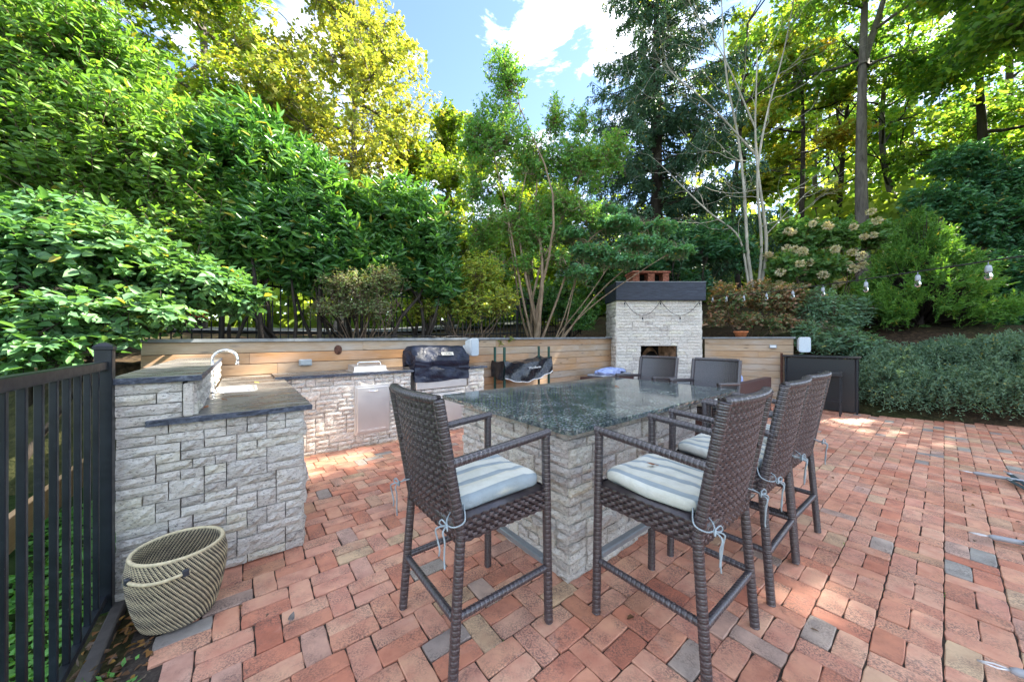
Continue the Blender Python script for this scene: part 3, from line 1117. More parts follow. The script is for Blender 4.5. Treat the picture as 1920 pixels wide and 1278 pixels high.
def build_grill_counter():
    A0, A1, B0 = .30, 3.145, 4.75
    W = A1 - A0
    root = thing('grill_counter', 'long stone clad grill counter with steel access doors along the wooden wall', 'counter', G(A0, B0), TH)
    c = MB(); c.box((W / 2, .30, .47), (W - .05, .52, .935)); c.build('core', M['mortar'], root)
    door = (.83, 1.30, .16, .80)
    door2 = (1.78, 2.42, .10, .60)
    grill = (1.62, 2.56, .66, 1.0)
    veneer(root, (0, 0, 0), 0, W, .94, .0553, 41, holes=(door, door2, grill))
    veneer(root, (W, 0, 0), math.pi / 2, .55, .94, .0783, 42, lens=(.15, .2))
    plate_door(root, door[0] + .01, door[1] - .01, door[2] + .0, door[3] - .0, -.012)
    plate_door(root, door2[0], door2[1], door2[2], door2[3], -.012, False)
    rough_slab(root, 'countertop', -.01, 1.62, -.05, .55, .94, .975, [M['slab'], M['slab_edge']], over=.004, seed=44)
    rough_slab(root, 'countertop', 2.56, W + .05, -.05, .55, .94, .975, [M['slab'], M['slab_edge']], over=.004, seed=45)
    rough_slab(root, 'countertop', 1.622, 2.558, .44, .55, .94, .975, [M['slab'], M['slab_edge']], over=.0, seed=46)
    # side burner
    b = thing('side_burner', 'low stainless side burner lid with a bar handle on the grill counter', 'burner', G(A0 + 1.06, B0 + .22, .9755), TH)
    m = MB(); m.box((0, 0, .004), (.46, .40, .008), bev=.002); m.build('tray', M['steel'], b)
    m = MB()
    m.add([(-.21, -.17, .008), (.21, -.17, .008), (.21, .17, .008), (-.21, .17, .008), (-.205, -.165, .07), (.205, -.165, .07), (.205, .16, .085), (-.205, .16, .085)],
          [(0, 1, 5, 4), (1, 2, 6, 5), (2, 3, 7, 6), (3, 0, 4, 7), (4, 5, 6, 7)])
    l = m.build('lid', M['steel'], b)
    m = MB(); m.tube([(-.15, -.10, .07), (-.15, -.11, .115), (-.13, -.115, .125), (.13, -.115, .125), (.15, -.11, .115), (.15, -.10, .07)], .009, 8)
    m.build('handle', M['chrome'], l, True)
    # covered grill
    g = thing('covered_grill', 'built-in gas grill under a wrinkled navy cover with a cream name tag', 'grill', G(A0 + 2.09, B0 - .0, .74), TH)
    m = MB(); m.box((0, .03, -.005), (.84, .12, .12), bev=.006); m.build('front_panel', M['steel'], g)
    m = MB(); m.box((0, .25, .10), (.86, .36, .30)); m.build('firebox', M['steel'], g)
    prof = [(-.048, .045), (-.055, .13), (-.05, .22), (-.035, .26), (-.06, .30), (-.075, .35), (-.055, .40), (-.01, .48), (.05, .545), (.10, .57), (.25, .575), (.40, .565), (.43, .53), (.44, .40), (.44, .24)]
    n = 44
    r = np.random.default_rng(9)
    ph = r.uniform(0, 6.28, 12)

    def cov(u, v):
        t = v * (len(prof) - 1)
        i = min(int(t), len(prof) - 2)
        f = t - i
        y = prof[i][0] + (prof[i + 1][0] - prof[i][0]) * f
        z = prof[i][1] + (prof[i + 1][1] - prof[i][1]) * f
        x = (u - .5) * .90
        e = min(u, 1 - u)
        w = .006 * math.sin(x * 9 + z * 17 + ph[0]) + .005 * math.sin(x * 17 - z * 26 + ph[1]) + .003 * math.sin(x * 37 + z * 30 + ph[2]) - .012 * max(0, math.sin(x * 6 + z * 34 + ph[6])) ** 6
        if .2 < z < .36:
            w += .016 * math.sin(x * 12 + ph[3]) * math.sin((z - .2) / .16 * math.pi)
        z -= max(0, .05 - e) * 1.2 if z > .45 else 0
        return (x + .004 * math.sin(z * 40 + ph[4]), y - w if y < .2 else y + w, z + (w * .5 if z > .5 else 0) + (.012 * math.sin(x * 7 + ph[5]) if v < .01 else 0))
    m = MB(); m.grid(cov, n, 56)
    # ends
    for u, sgn in ((0, -1), (1, 1)):
        def end(s, v, u=u, sgn=sgn):
            p = cov(u, v)
            q = (sgn * .45 + sgn * .02 * math.sin(v * 9), .18 + .0 * v, .30)
            ww = .014 * math.sin(v * 30 + s * 9)
            return (p[0] + (q[0] - p[0]) * s + sgn * ww * s * (1 - s) * 4, p[1] + (q[1] - p[1]) * s, p[2] + (q[2] - p[2]) * s)
        m.grid(end, 6, 56)
    cv = m.build('cover', M['cover'], g, True)
    tg = MB(); tg.box((0, 0, 0), (.20, .003, .055))
    to = tg.build('name_tag', M['tagcream'], g)
    to.location = (.06, -.068, .452); to.rotation_euler = (R(-36), 0, 0)
    letters(to, 'LION', .052, (-.062, -.0035, -.019), M['ink'], 1.05)
    # outlet on the wall and lion head ornament
    o = thing('outlet_box', 'grey weatherproof outlet box on the boards above the sink counter', 'outlet', G(.66, 5.28, 1.06), TH)
    m = MB(); m.box((0, 0, .04), (.15, .05, .085), bev=.008); m.build('box', M['outlet'], o)
    m = MB(); m.box((0, -.029, .04), (.125, .01, .062), bev=.004); m.build('lid', M['aluminium'], o)
    o = thing('wall_medallion', 'small rust brown face-shaped ornament fixed to the top wall board', 'ornament', G(1.06, 5.285, 1.27), TH)
    m = MB(); m.lathe([(.001, .0), (.03, .004), (.045, .016), (.05, .02)], k=14)
    m2 = MB()
    m2.add([(p[0], .02 - p[2] * -1 - .03, p[1] * 1.15 - (.02 if p[1] < 0 else 0)) for p in m.v], m.f)
    m2.build('plate', M['rust'], o, True)
    for dx, dz, s in ((-.017, .012, .008), (.017, .012, .008), (0, -.008, .010), (0, -.032, .012)):
        k = MB(); k.lathe([(.0005, -s), (s * .8, -s * .5), (s, 0), (s * .8, s * .5), (.0005, s)], (dx, -.012, dz), 8); k.build('relief', M['rust'], o, True)


def letters(parent, txt, size, loc, mat, squash=1.0, extr=.0008):
    cu = bpy.data.curves.new('lettering', 'FONT')
    cu.body = txt
    cu.size = size
    cu.extrude = extr
    tmp = bpy.data.objects.new('tmp', cu)
    col.objects.link(tmp)
    dg = bpy.context.evaluated_depsgraph_get()
    me = bpy.data.meshes.new_from_object(tmp.evaluated_get(dg))
    bpy.data.objects.remove(tmp)
    me.materials.clear()
    me.materials.append(mat)
    o = link('lettering', me, parent)
    o.location = loc
    o.rotation_euler = (R(90), 0, 0)
    o.scale = (squash, 1, 1)
    return o


build_grill_counter()


# ---- wooden walls
def board_wall(root, W, H0, H1, mats, rows, seed, thick=.03, lens=(1.8, 3.4)):
    """boards in local x, front face at y=0; height may rise from H0 to H1"""
    r = random.Random(seed)
    hb = H0 / rows
    for k in range(rows):
        x = 0
        first = True
        while x < W - .01:
            L = r.uniform(*lens)
            if first:
                L *= r.uniform(.4, 1); first = False
            if W - (x + L) < .5:
                L = W - x
            m = MB()
            x0, x1 = x + .0015, x + L - .0015
            def zz(xx, kk):
                return kk * (H0 + (H1 - H0) * xx / W) / rows
            g = .003
            cxm = (x0 + x1) / 2
            yo = r.uniform(-.003, .003)
            v = []
            for (xx) in (x0, x1):
                z0, z1 = zz(xx, k) + g, zz(xx, k + 1) - g
                v += [(xx - cxm, yo + .004, z0), (xx - cxm, yo, z0 + .005), (xx - cxm, yo, z1 - .005), (xx - cxm, yo + .004, z1), (xx - cxm, thick, z1), (xx - cxm, thick, z0)]
            zc = zz(cxm, k + .5)
            v = [(p[0], p[1], p[2] - zc) for p in v]
            m.add(v, [(i, 6 + i, 6 + (i + 1) % 6, (i + 1) % 6) for i in range(6)] + [tuple(range(6)), tuple(reversed(range(6, 12)))])
            o = m.build('board', r.choice(mats), root)
            o.location = (cxm, 0, zc)
            x += L
    bk = MB()
    bk.add([(0, thick + .005, 0), (W, thick + .005, 0), (W, thick + .005, H1), (0, thick + .005, H0), (0, .16, 0), (W, .16, 0), (W, .16, H1), (0, .16, H0)],
           [(0, 1, 2, 3), (5, 4, 7, 6), (1, 5, 6, 2), (4, 0, 3, 7), (3, 2, 6, 7)])
    bk.build('backing', M['mortar'], root)
    n = max(1, int(round(W / 1.4)))
    for i in range(n):
        xa, xb = W * i / n - (.06 if i == 0 else 0), W * (i + 1) / n - .003 + (.04 if i == n - 1 else 0)
        za, zb = H0 + (H1 - H0) * xa / W, H0 + (H1 - H0) * xb / W
        t = .038
        c = MB()
        y0, y1 = -.045, .20
        c.add([(xa, y0, za), (xb, y0, zb), (xb, y1, zb), (xa, y1, za), (xa, y0, za + t), (xb, y0, zb + t), (xb, y1, zb + t), (xa, y1, za + t)],
              [(0, 3, 2, 1), (4, 5, 6, 7), (0, 1, 5, 4), (1, 2, 6, 5), (2, 3, 7, 6), (3, 0, 4, 7)])
        c.build('cap_slab', M['capstone'], root)


wl_root = thing('wooden_wall', 'long cedar board wall with grey stone cap behind the grill counter', 'wall', G(-.85, 5.305), TH)
board_wall(wl_root, 8.30, 1.37, 1.435, [M['cedar'], M['cedar_grey'], M['cedar']], 10, 3)
RW0 = np.array([4.72, 8.36]); RW1 = np.array([6.02, 7.30])
rw_ang = math.atan2(RW1[1] - RW0[1], RW1[0] - RW0[0])
wr_root = thing('wooden_wall', 'short greyed cedar board wall between the fireplace and the black bar', 'wall', (RW0[0], RW0[1], 0), rw_ang)
board_wall(wr_root, float(np.linalg.norm(RW1 - RW0)), 1.43, 1.43, [M['cedar_grey']], 10, 8, lens=(1.9, 2.4))
o = thing('outlet_box', 'pale outlet box on the short wall near the black bar', 'outlet', (5.73, 7.49, 1.22), rw_ang)
m = MB(); m.box((0, 0, .035), (.13, .05, .075), bev=.008); m.build('box', M['outlet'], o)
m = MB(); m.box((0, -.029, .035), (.105, .01, .05), bev=.004); m.build('lid', M['white'], o)


# ---- fireplace
def build_fireplace():
    X0, X1, Y0 = 2.56, 4.66, 8.38
    W = X1 - X0
    D = .86
    root = thing('fireplace', 'tall stone fireplace with black timber mantel and brick chimney cap', 'fireplace', (X0, Y0, 0), 0)
    H = 2.36
    fb = (.60, 1.50, .42, 1.285)
    # core with opening
    c = MB()
    c.box((fb[0] / 2 + .012, D / 2 + .03, H / 2), (fb[0] - .025, D - .03, H - .01))
    c.box(((fb[1] + W) / 2 - .012, D / 2 + .03, H / 2), (W - fb[1] - .025, D - .03, H - .01))
    c.box(((fb[0] + fb[1]) / 2, D / 2 + .03, (fb[3] + H) / 2 + .01), (fb[1] - fb[0], D - .032, H - fb[3] - .03))
    c.box(((fb[0] + fb[1]) / 2, D / 2 + .03, fb[2] / 2), (fb[1] - fb[0], D - .032, fb[2] - .02))
    c.build('core', M['mortar'], root)
    veneer(root, (0, 0, 0), 0, W, H, .0738, 51, holes=(fb,), lens=(.2, .25, .3, .4))
    veneer(root, (0, D, 0), -math.pi / 2, D, H, .0944, 52, lens=(.2, .3, .4))
    veneer(root, (W, 0, 0), math.pi / 2, D, H, .118, 53, lens=(.3, .4))
    # firebox lining and arch
    f = MB()
    f.box(((fb[0] + fb[1]) / 2, .62, (fb[2] + fb[3]) / 2), (fb[1] - fb[0] + .1, .04, fb[3] - fb[2]))
    f.build('firebox_back', M['soot'], root)
    for s, xx in ((1, fb[0] + .05), (-1, fb[1] - .05)):
        q = MB()
        q.add([(xx - s * .07, .03, fb[2]), (xx + s * .16, .6, fb[2]), (xx + s * .16, .6, fb[3]), (xx - s * .07, .03, fb[3])], [(0, 1, 2, 3)])
        q.build('firebox_side', M['firebrick'], root)
    q = MB()
    q.grid(lambda u, v: (fb[0] + .2 + (fb[1] - fb[0] - .4) * u, .46 + .1 * v, fb[2] + .3 + .4 * math.sin(u * math.pi) ** .6 + .10 * v), 14, 2)
    q.build('fire_arch', M['firebrick'], root, True)
    h = MB(); h.box((W / 2, -.22, .38), (W + .1, .46, .06), bev=.01); h.build('hearth_slab', M['capstone'], root)
    hb = MB(); hb.box((W / 2, -.2, .175), (W, .38, .345)); hb.build('hearth_base', M['mortar'], root)
    veneer(root, (0, -.4, 0), 0, W, .345, .0863, 54, lens=(.3, .4))
    # mantel of charred boards: front, two sides, top
    mz0, mz1 = H - .0, H + .44
    b = MB(); b.box((W / 2, -.08, (mz0 + mz1) / 2), (W + .08, .07, mz1 - mz0), bev=.008); b.build('mantel_board', M['charred'], root)
    for x in (-.018, W + .018):
        b = MB(); b.box((x, D / 2 - .01, (mz0 + mz1) / 2), (.05, D + .06, mz1 - mz0 - .006), bev=.006); b.build('mantel_board', M['charred'], root)
    b = MB(); b.box((W / 2, D / 2, mz1 - .03), (W - .02, D, .05)); b.build('mantel_top', M['capstone'], root)
    b = MB(); b.box((W / 2, -.04, mz1 + .008), (W + .10, .16, .012), bev=.003); b.build('mantel_flashing', M['aluminium'], root)
    # chimney cap: bricks
    ch = MB()
    zz = mz1 + .0
    x0, x1, yc = .46, 1.38, .42
    def brickrow(z, segs):
        for (a, bb) in segs:
            mm = MB(); mm.box(((a + bb) / 2, yc, z + .034), (bb - a - .006, .50, .066), bev=.006)
            mm.build('chimney_brick', M['chimney'], root)
    brickrow(zz, [(x0, x0 + .23), (x0 + .23, x0 + .46), (x0 + .46, x0 + .69), (x0 + .69, x1)])
    for r_ in (1, 2, 3):
        brickrow(zz + .068 * r_, [(x0, x0 + .18), (x0 + .38, x0 + .56), (x0 + .76, x1)])
    mm = MB(); mm.box(((x0 + x1) / 2, yc + .1, zz + .17), (x1 - x0 - .05, .2, .2)); mm.build('flue', M['soot'], root)
    mm = MB(); mm.box(((x0 + x1) / 2, yc, zz + .30), (x1 - x0 + .06, .56, .05), bev=.01); mm.build('chimney_slab', M['chimney'], root)


build_fireplace()

# ---- wall speakers, pot, brown post
def speaker(label, loc, rz, s):
    r = thing('outdoor_speaker', label, 'speaker', loc, rz)
    m = MB()
    prof = [(-.5, .12), (-.5, .88), (-.44, .98), (-.3, 1), (.3, 1), (.44, .98), (.5, .88), (.5, .12), (.42, .02), (.25, 0), (-.25, 0), (-.42, .02)]
    n = len(prof)
    V = []
    for y, k in ((0, .72), (-.12, .97), (-.15, 1), (-.165, .96)):
        for (x, z) in prof:
            V.append((x * s[0] * k, y * s[2], (.5 + (z - .5) * k) * s[1]))
    F = []
    for l in range(3):
        for i in range(n):
            j = (i + 1) % n
            F.append((l * n + i, l * n + j, (l + 1) * n + j, (l + 1) * n + i))
    F.append(tuple(range(n)))
    m.add(V, F); m.build('housing', M['white'], r)
    g = MB()
    g.add([(x * s[0] * .955, -.168 * s[2], (.5 + (z - .5) * .955) * s[1]) for (x, z) in prof], [tuple(range(n))])
    g.build('grille', M['grille'], r)
    b = MB(); b.box((0, .06, s[1] * .45), (.05, .1, .1), bev=.008); b.build('bracket', M['white'], r)


speaker('white outdoor speaker hung on the cedar wall beside the covered grill', G(3.12, 5.20, 1.12), TH + .3, (.20, .31, 1.0))
speaker('white outdoor speaker at the end of the short wall above the black bar', (6.15, 7.26, 1.14), rw_ang + .35, (.21, .32, 1.0))
p = thing('flower_pot', 'low terracotta pot on the cap of the short wall', 'pot', (5.35, 7.98, 1.469), 0)
m = MB(); m.lathe([(.10, 0), (.135, .10), (.15, .10), (.15, .135), (.138, .135), (.125, .05)], k=20); m.build('pot', M['terracotta'], p, True)
m = MB(); m.lathe([(.001, .118), (.134, .118)], k=16, cap=False); m.build('soil', M['soil'], p)
p = thing('brown_post', 'thin reddish brown post leaning on the short greyed wall', 'post', (5.83, 7.38, 0), rw_ang)
m = MB(); m.box((0, -.03, .56), (.045, .03, 1.12), bev=.004); m.build('shaft', M['rust'], p)
m = MB(); m.box((0, -.03, .01), (.07, .06, .02), bev=.004); m.build('foot', M['rust'], p)

# ---- firewood rack with a black cover
def build_rack():
    a0, a1, b0, b1 = 3.66, 4.76, 4.85, 5.14
    root = thing('firewood_rack', 'green metal firewood rack with a sagging black cover against the cedar wall', 'rack', G(a0, b0), TH)
    L, D = a1 - a0, b1 - b0
    for (x, y) in ((0, 0), (L, 0), (0, D), (L, D)):
        m = MB(); m.box((x, y, .655), (.038, .038, 1.23), bev=.004); m.build('post', M['green'], root)
    for y in (0, D):
        m = MB(); m.box((L / 2, y, .06), (L - .04, .036, .036), bev=.004); m.build('rail', M['green'], root)
    for x in (0, L):
        m = MB(); m.box((x, D / 2, .06), (.034, D - .04, .034), bev=.004); m.build('crossbar', M['green'], root)
    def top(u, v):
        x = -.04 + (L + .08) * u
        z = 1.02 - .055 * math.sin(u * math.pi) + .06 * u * u - .02 * math.sin(v * math.pi)
        return (x, -.045 + (D + .09) * v, z + .008 * math.sin(u * 25 + v * 8))
    def skirt(u, v, y, sg):
        x, _, z = top(u, 0 if sg < 0 else 1)
        dz = v * (.30 + .02 * math.sin(u * 5) + .03 * math.sin(u * math.pi))
        return (x, y + sg * (.012 * math.sin(u * 30) * v + .03 * v + .015 * math.sin(u * 11 + v * 5)), z - dz)
    m = MB()
    m.grid(top, 36, 8)
    m.grid(lambda u, v: skirt(u, v, -.045, -1), 36, 10)
    m.grid(lambda u, v: skirt(u, v, D + .045, 1), 36, 10)
    for u in (0, 1):
        m.grid(lambda w, v, u=u: (top(u, w)[0] + (u - .5) * (.04 * v + .05 * v * math.sin(w * 6)), top(u, w)[1], top(u, w)[2] - v * (.27 + .07 * (1 - w))), 8, 8)
    cv = m.build('cover', M['vinyl'], root, True)
    t = MB()
    t.tube([(x, y - .012, z) for (x, y, z) in [skirt(i / 30, 1.0, -.045, -1) for i in range(31)]], .008, 6)
    t.build('white_hem', M['whiteink'], root, True)
    lo = letters(root, 'Woodhaven', .062, (L * .45, -.095, .86), M['whiteink'])
    lo.rotation_euler = (R(83), R(-3), 0)


build_rack()


# ---- wicker bar stools
def rr_section(w, d, n=3):
    out = []
    r = min(w, d) * .38
    for (sx, sy, a0) in ((1, 1, 0), (-1, 1, 90), (-1, -1, 180), (1, -1, 270)):
        for i in range(n):
            a = R(a0 + 90 * i / (n - 1))
            out.append((sx * (w / 2 - r) + math.cos(a) * r, sy * (d / 2 - r) + math.sin(a) * r))
    return out


def wrap_tube(mb, p0, p1, w, d, pitch=.0115, amp=.0012, ref=(0, 1, 0), sub=4):
    """wicker wrapped member: each ring bulges, alternate faces half a pitch out of step"""
    p0, p1 = Vector(p0), Vector(p1)
    t = p1 - p0
    L = t.length
    t.normalize()
    yv = Vector(ref); yv = (yv - t * yv.dot(t)).normalized()
    xv = yv.cross(t)
    sec = rr_section(w, d)
    n = len(sec)
    rings = max(4, int(L / pitch * sub))
    V, F, FH = [], [], []
    for i in range(rings + 1):
        s = L * i / rings
        for q, (x, y) in enumerate(sec):
            hx = 1 if x > 0 else 0
            phs = (.5 if hx else 0) + (.25 if y > 0 else 0)
            k = abs(math.sin(math.pi * (s / pitch + phs)))
            o = amp * (k * 2 - 1)
            l = math.hypot(x, y)
            V.append(p0 + t * s + xv * (x + x / l * o) + yv * (y + y / l * o))
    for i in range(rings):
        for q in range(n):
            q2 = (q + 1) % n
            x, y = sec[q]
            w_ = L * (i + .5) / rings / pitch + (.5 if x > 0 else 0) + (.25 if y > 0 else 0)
            (FH if int(w_) % 2 == 0 and .12 < w_ % 1 < .88 else F).append((i * n + q, i * n + q2, (i + 1) * n + q2, (i + 1) * n + q))  # crests of every other wrap take the painted sheen colour
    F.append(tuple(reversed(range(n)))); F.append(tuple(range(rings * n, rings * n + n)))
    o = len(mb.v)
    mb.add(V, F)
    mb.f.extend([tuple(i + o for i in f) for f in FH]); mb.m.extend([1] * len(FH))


def weave_panel(mb, fn, W, H, pitch=.0135, stake=.022, amp=.0036, thick=.0032):
    """real woven strands over a surface fn(x, z) -> (point, normal)"""
    rows = int(H / pitch)
    nx = int(W / stake * 4)
    for r in range(rows):
        z = (r + .5) / rows
        V, F, FH = [], [], []
        for i in range(nx + 1):
            x = i / nx
            p, nrm = fn(x, z)
            off = amp * math.sin(math.pi * (x * W / stake) + math.pi * (r % 2))
            for (dz, dn) in ((-.46, 0), (0, .0016), (.46, 0)):
                q, _ = fn(x, z + dz / rows)
                V.append(Vector(q) + nrm * (off + dn))
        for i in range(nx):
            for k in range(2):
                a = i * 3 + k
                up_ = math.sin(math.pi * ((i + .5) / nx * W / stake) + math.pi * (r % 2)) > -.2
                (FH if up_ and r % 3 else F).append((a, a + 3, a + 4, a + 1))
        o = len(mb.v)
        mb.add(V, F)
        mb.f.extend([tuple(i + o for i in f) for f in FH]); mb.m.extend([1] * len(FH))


def smooth_pts(P, k=5):
    P = [Vector(p) for p in P]
    Q = []
    for i in range(len(P) - 1):
        a, b, c, d = P[max(i - 1, 0)], P[i], P[i + 1], P[min(i + 2, len(P) - 1)]
        for j in range(k):
            t = j / k
            Q.append(.5 * ((2 * b) + (c - a) * t + (2 * a - 5 * b + 4 * c - d) * t * t + (3 * b - a - 3 * c + d) * t ** 3))
    Q.append(P[-1])
    return Q


def make_stool():
    root = thing('bar_stool', 'x', 'bar stool')
    wi = [M['wicker'], M['wicker_sheen']]
    hx, hy = .255, .26
    LW = .039
    for sx in (-1, 1):
        m = MB(); wrap_tube(m, (sx * (hx + .012), hy, 0), (sx * hx, hy - .01, .93), LW, LW); m.build('front_leg', wi, root, True)
        m = MB(); wrap_tube(m, (sx * (hx + .012), -hy - .015, 0), (sx * hx, -hy + .03, .62), LW, LW); m.build('rear_leg', wi, root, True)
        m = MB(); wrap_tube(m, (sx * hx, -hy + .03, .60), (sx * hx, -hy - .07, 1.16), LW, .044); m.build('back_post', wi, root, True)
        m = MB(); wrap_tube(m, (sx * hx, hy + .01, .935), (sx * hx, -hy - .04, .895), LW, .036, ref=(0, 0, 1)); m.build('armrest', wi, root, True)
        m = MB(); wrap_tube(m, (sx * (hx + .006), hy - .01, .27), (sx * (hx + .006), -hy, .27), .030, .030, ref=(0, 0, 1)); m.build('side_stretcher', wi, root, True)
    m = MB(); wrap_tube(m, (-hx, -hy + .004, .26), (hx, -hy + .004, .26), .030, .030, ref=(0, 0, 1)); m.build('rear_stretcher', wi, root, True)
    m = MB(); m.box((0, hy, .29), (2 * hx - .03, .04, .032), bev=.005); m.build('footrest', M['aluminium'], root)
    # apron: four woven sides
    m = MB()
    ztop, zb = .665, .565
    def side(p, q, nrm):
        p, q, nrm = Vector(p), Vector(q), Vector(nrm)
        W = (q - p).length
        weave_panel(m, lambda x, z: (tuple(p + (q - p) * x + Vector((0, 0, zb + (ztop - zb) * z))), nrm), W, ztop - zb, .0135, .022)
    side((-hx, hy + .004, 0), (hx, hy + .004, 0), (0, 1, 0))
    side((-hx, -hy + .012, 0), (hx, -hy + .012, 0), (0, -1, 0))
    side((-hx - .012, hy, 0), (-hx - .012, -hy + .03, 0), (-1, 0, 0))
    side((hx + .012, hy, 0), (hx + .012, -hy + .03, 0), (1, 0, 0))
    m.box((0, 0, .615), (2 * hx + .008, 2 * hy - .02, .094))
    m.build('seat_apron', wi, root, True)
    # back panel, bowed
    zb0, zt0 = .66, 1.16
    y0, y1 = -hy + .012, -hy - .07
    def back(x, z):
        xx = (x - .5) * (2 * hx - .03)
        bow = .032 * (1 - (2 * (x - .5)) ** 2)
        zz = zb0 + (zt0 - zb0) * z
        return (xx, y0 + (y1 - y0) * z - bow, zz), Vector((0, -.98, -.16))
    m = MB(); weave_panel(m, back, 2 * hx, zt0 - zb0, .0135, .022)
    m.grid(lambda u, v: back(u, v)[0], 14, 6)
    m.build('backrest', wi, root, True)
    m = MB()
    n = 12
    prev = None
    pts = [Vector(back(i / n, 1.0)[0]) + Vector((0, 0, .0)) for i in range(n + 1)]
    for i in range(n):
        wrap_tube(m, pts[i] - (pts[i + 1] - pts[i]) * .03, pts[i + 1], .042, .034, ref=(0, 0, 1))
    m.build('top_rail', wi, root, True)
    # cushion
    cw, cd, ct = .235, .245, .036
    m = MB()
    sup = []
    nu, nv = 36, 14
    for j in range(nv + 1):
        v = -math.pi / 2 + math.pi * j / nv
        for i in range(nu):
            u = 2 * math.pi * i / nu
            e1, e2 = .30, .22
            cs = lambda t, e: math.copysign(abs(math.cos(t)) ** e, math.cos(t))
            sn = lambda t, e: math.copysign(abs(math.sin(t)) ** e, math.sin(t))
            x = cw * cs(v, e1) * cs(u, e2); y = cd * cs(v, e1) * sn(u, e2); z = ct * sn(v, .55)
            puff = .010 * math.cos(x / cw * 1.4) * math.cos(y / cd * 1.4) * (1 if v > 0 else 0)
            wr = .0035 * math.sin(x * 31 + y * 17) + .003 * math.sin(y * 47 - x * 23 + 1.3) + .0045 * math.sin(x * 11 - y * 14 + .6)
            sup.append((x + wr * .6, y + .005 + wr * .5, .700 + z + puff + wr * (1 if v > -.6 else 0)))
    F = []
    for j in range(nv):
        for i in range(nu):
            i2 = (i + 1) % nu
            F.append((j * nu + i, j * nu + i2, (j + 1) * nu + i2, (j + 1) * nu + i))
    m.add(sup, F)
    cu = m.build('cushion', M['cushion'], root, True)
    for sx in (-1, 1):
        t = MB()
        kx, ky = sx * (hx + .006), -hy - .022
        t.tube(smooth_pts([(sx * .20, -hy + .03, .69), (sx * .235, -hy - .02, .675), (kx, ky - .012, .66), (kx + sx * .025, ky + .01, .655), (kx + sx * .03, ky + .05, .67), (sx * .225, -hy + .06, .70)]), .0032, 6)
        for (dx, dy, l) in ((.012, -.012, .16), (-.014, -.02, .12)):
            t.tube(smooth_pts([(kx, ky - .014, .66), (kx + dx * 1.6, ky - .03 + dy, .65), (kx + dx * 1.9, ky - .024 + dy, .61), (kx + dx * .9, ky - .02 + dy, .66 - l * .75), (kx + dx * 1.3, ky - .02 + dy, .66 - l)]), .0036, 5)
        for sgn in (-1, 1):
            t.tube(smooth_pts([(kx, ky - .014, .66), (kx + sgn * .02, ky - .026, .678), (kx + sgn * .034, ky - .03, .66), (kx + sgn * .014, ky - .02, .652), (kx, ky - .014, .66)]), .0033, 5)
        t.build('tie', M['tie'], cu, True)
    return root


def place_stools():
    proto = make_stool()
    grp = 'wicker bar stools around the island'
    spots = [  # a, b, facing angle (0 = facing +b), label
        (.934, 1.485, -math.pi / 2, 'brown wicker bar stool standing alone on the sink counter side of the island'),
        (1.69, .845, 0, 'brown wicker bar stool at the island, nearest of the row of three'),
        (2.45, .845, .02, 'middle bar stool of the row of three along the granite island'),
        (3.025, .850, -.02, 'bar stool at the far end of the row of three, nearest the black bar'),
        (4.135, 1.70, math.pi / 2, 'wicker bar stool across the island, its back hiding part of the brown sofa'),
        (4.135, 2.42, math.pi / 2, 'wicker bar stool across the island, its back in front of the fireplace opening'),
    ]
    for i, (a, b, rz, lab) in enumerate(spots):
        o = proto if i == 0 else copy_tree(proto)
        o.location = G(a, b, .004)
        o.rotation_euler = (0, 0, TH + rz)
        tag(o, lab, 'bar stool', grp)


place_stools()


# ---- wicker sofa with blankets
def build_sofa():
    root = thing('wicker_sofa', 'dark brown wicker sofa facing the fireplace with its back to the island', 'sofa', G(4.95, 2.05), TH)
    L = 3.0
    m = MB(); m.box((L / 2, .05, .36), (L, .10, .66), bev=.01); m.build('back_panel', M['sofa'], root)
    m = MB(); m.box((L / 2, .48, .20), (L - .2, .76, .30), bev=.01); m.build('seat_base', M['sofa'], root)
    for x in (.06, L - .06):
        m = MB(); m.box((x, .49, .30), (.12, .78, .54), bev=.01); m.build('arm', M['sofa'], root)
    for i in range(3):
        m = MB(); m.box((.13 + (L - .26) / 3 * (i + .5), .50, .42), ((L - .26) / 3 - .015, .70, .13), bev=.04); m.build('seat_cushion', M['greycushion'], root, True)
    def lump(name, label, loc, rz, sx, sy, sz, seed):
        r = np.random.default_rng(seed)
        ph = r.uniform(0, 6.28, 6)
        q = MB()
        def fn(u, v):
            a = u * 2 * math.pi
            b = -math.pi / 2 + v * math.pi
            k = 1 + .16 * math.sin(a * 3 + ph[0] + b * 2) + .10 * math.sin(a * 5 + ph[1]) * math.cos(b * 3 + ph[2])
            z = math.sin(b) * sz
            return (math.cos(b) ** .6 * math.cos(a) * sx * k, math.cos(b) ** .6 * math.sin(a) * sy * k, max(-sz * .6, z * (1 + .2 * math.sin(a * 2 + ph[3]))) + sz * .6 + .03 * math.sin(a * 4 + b * 5 + ph[4]))
        q.grid(fn, 40, 18)
        o = q.build(name, M['blanket'], None, True)
        o.location = loc
        o.rotation_euler = (0, 0, rz)
        tag(o, label, 'blanket')
    lump('blanket', 'bunched periwinkle blanket on the brown wicker sofa', G(7.0, 2.50, .49), TH, .40, .24, .27, 3)
    root2 = thing('wicker_bench', 'low dark wicker bench at the foot of the cedar wall near the fireplace', 'bench', G(5.95, 4.55), TH)
    m = MB(); m.box((.65, .25, .30), (1.35, .5, .56), bev=.01); m.build('frame', M['sofa'], root2)
    m = MB(); m.box((.72, .25, .605), (1.1, .44, .05), bev=.02); m.build('seat_pad', M['greycushion'], root2)
    lump('blanket', 'folded pale blue blanket on the low bench by the cedar wall', G(6.55, 4.72, .632), TH, .48, .16, .07, 8)


build_sofa()


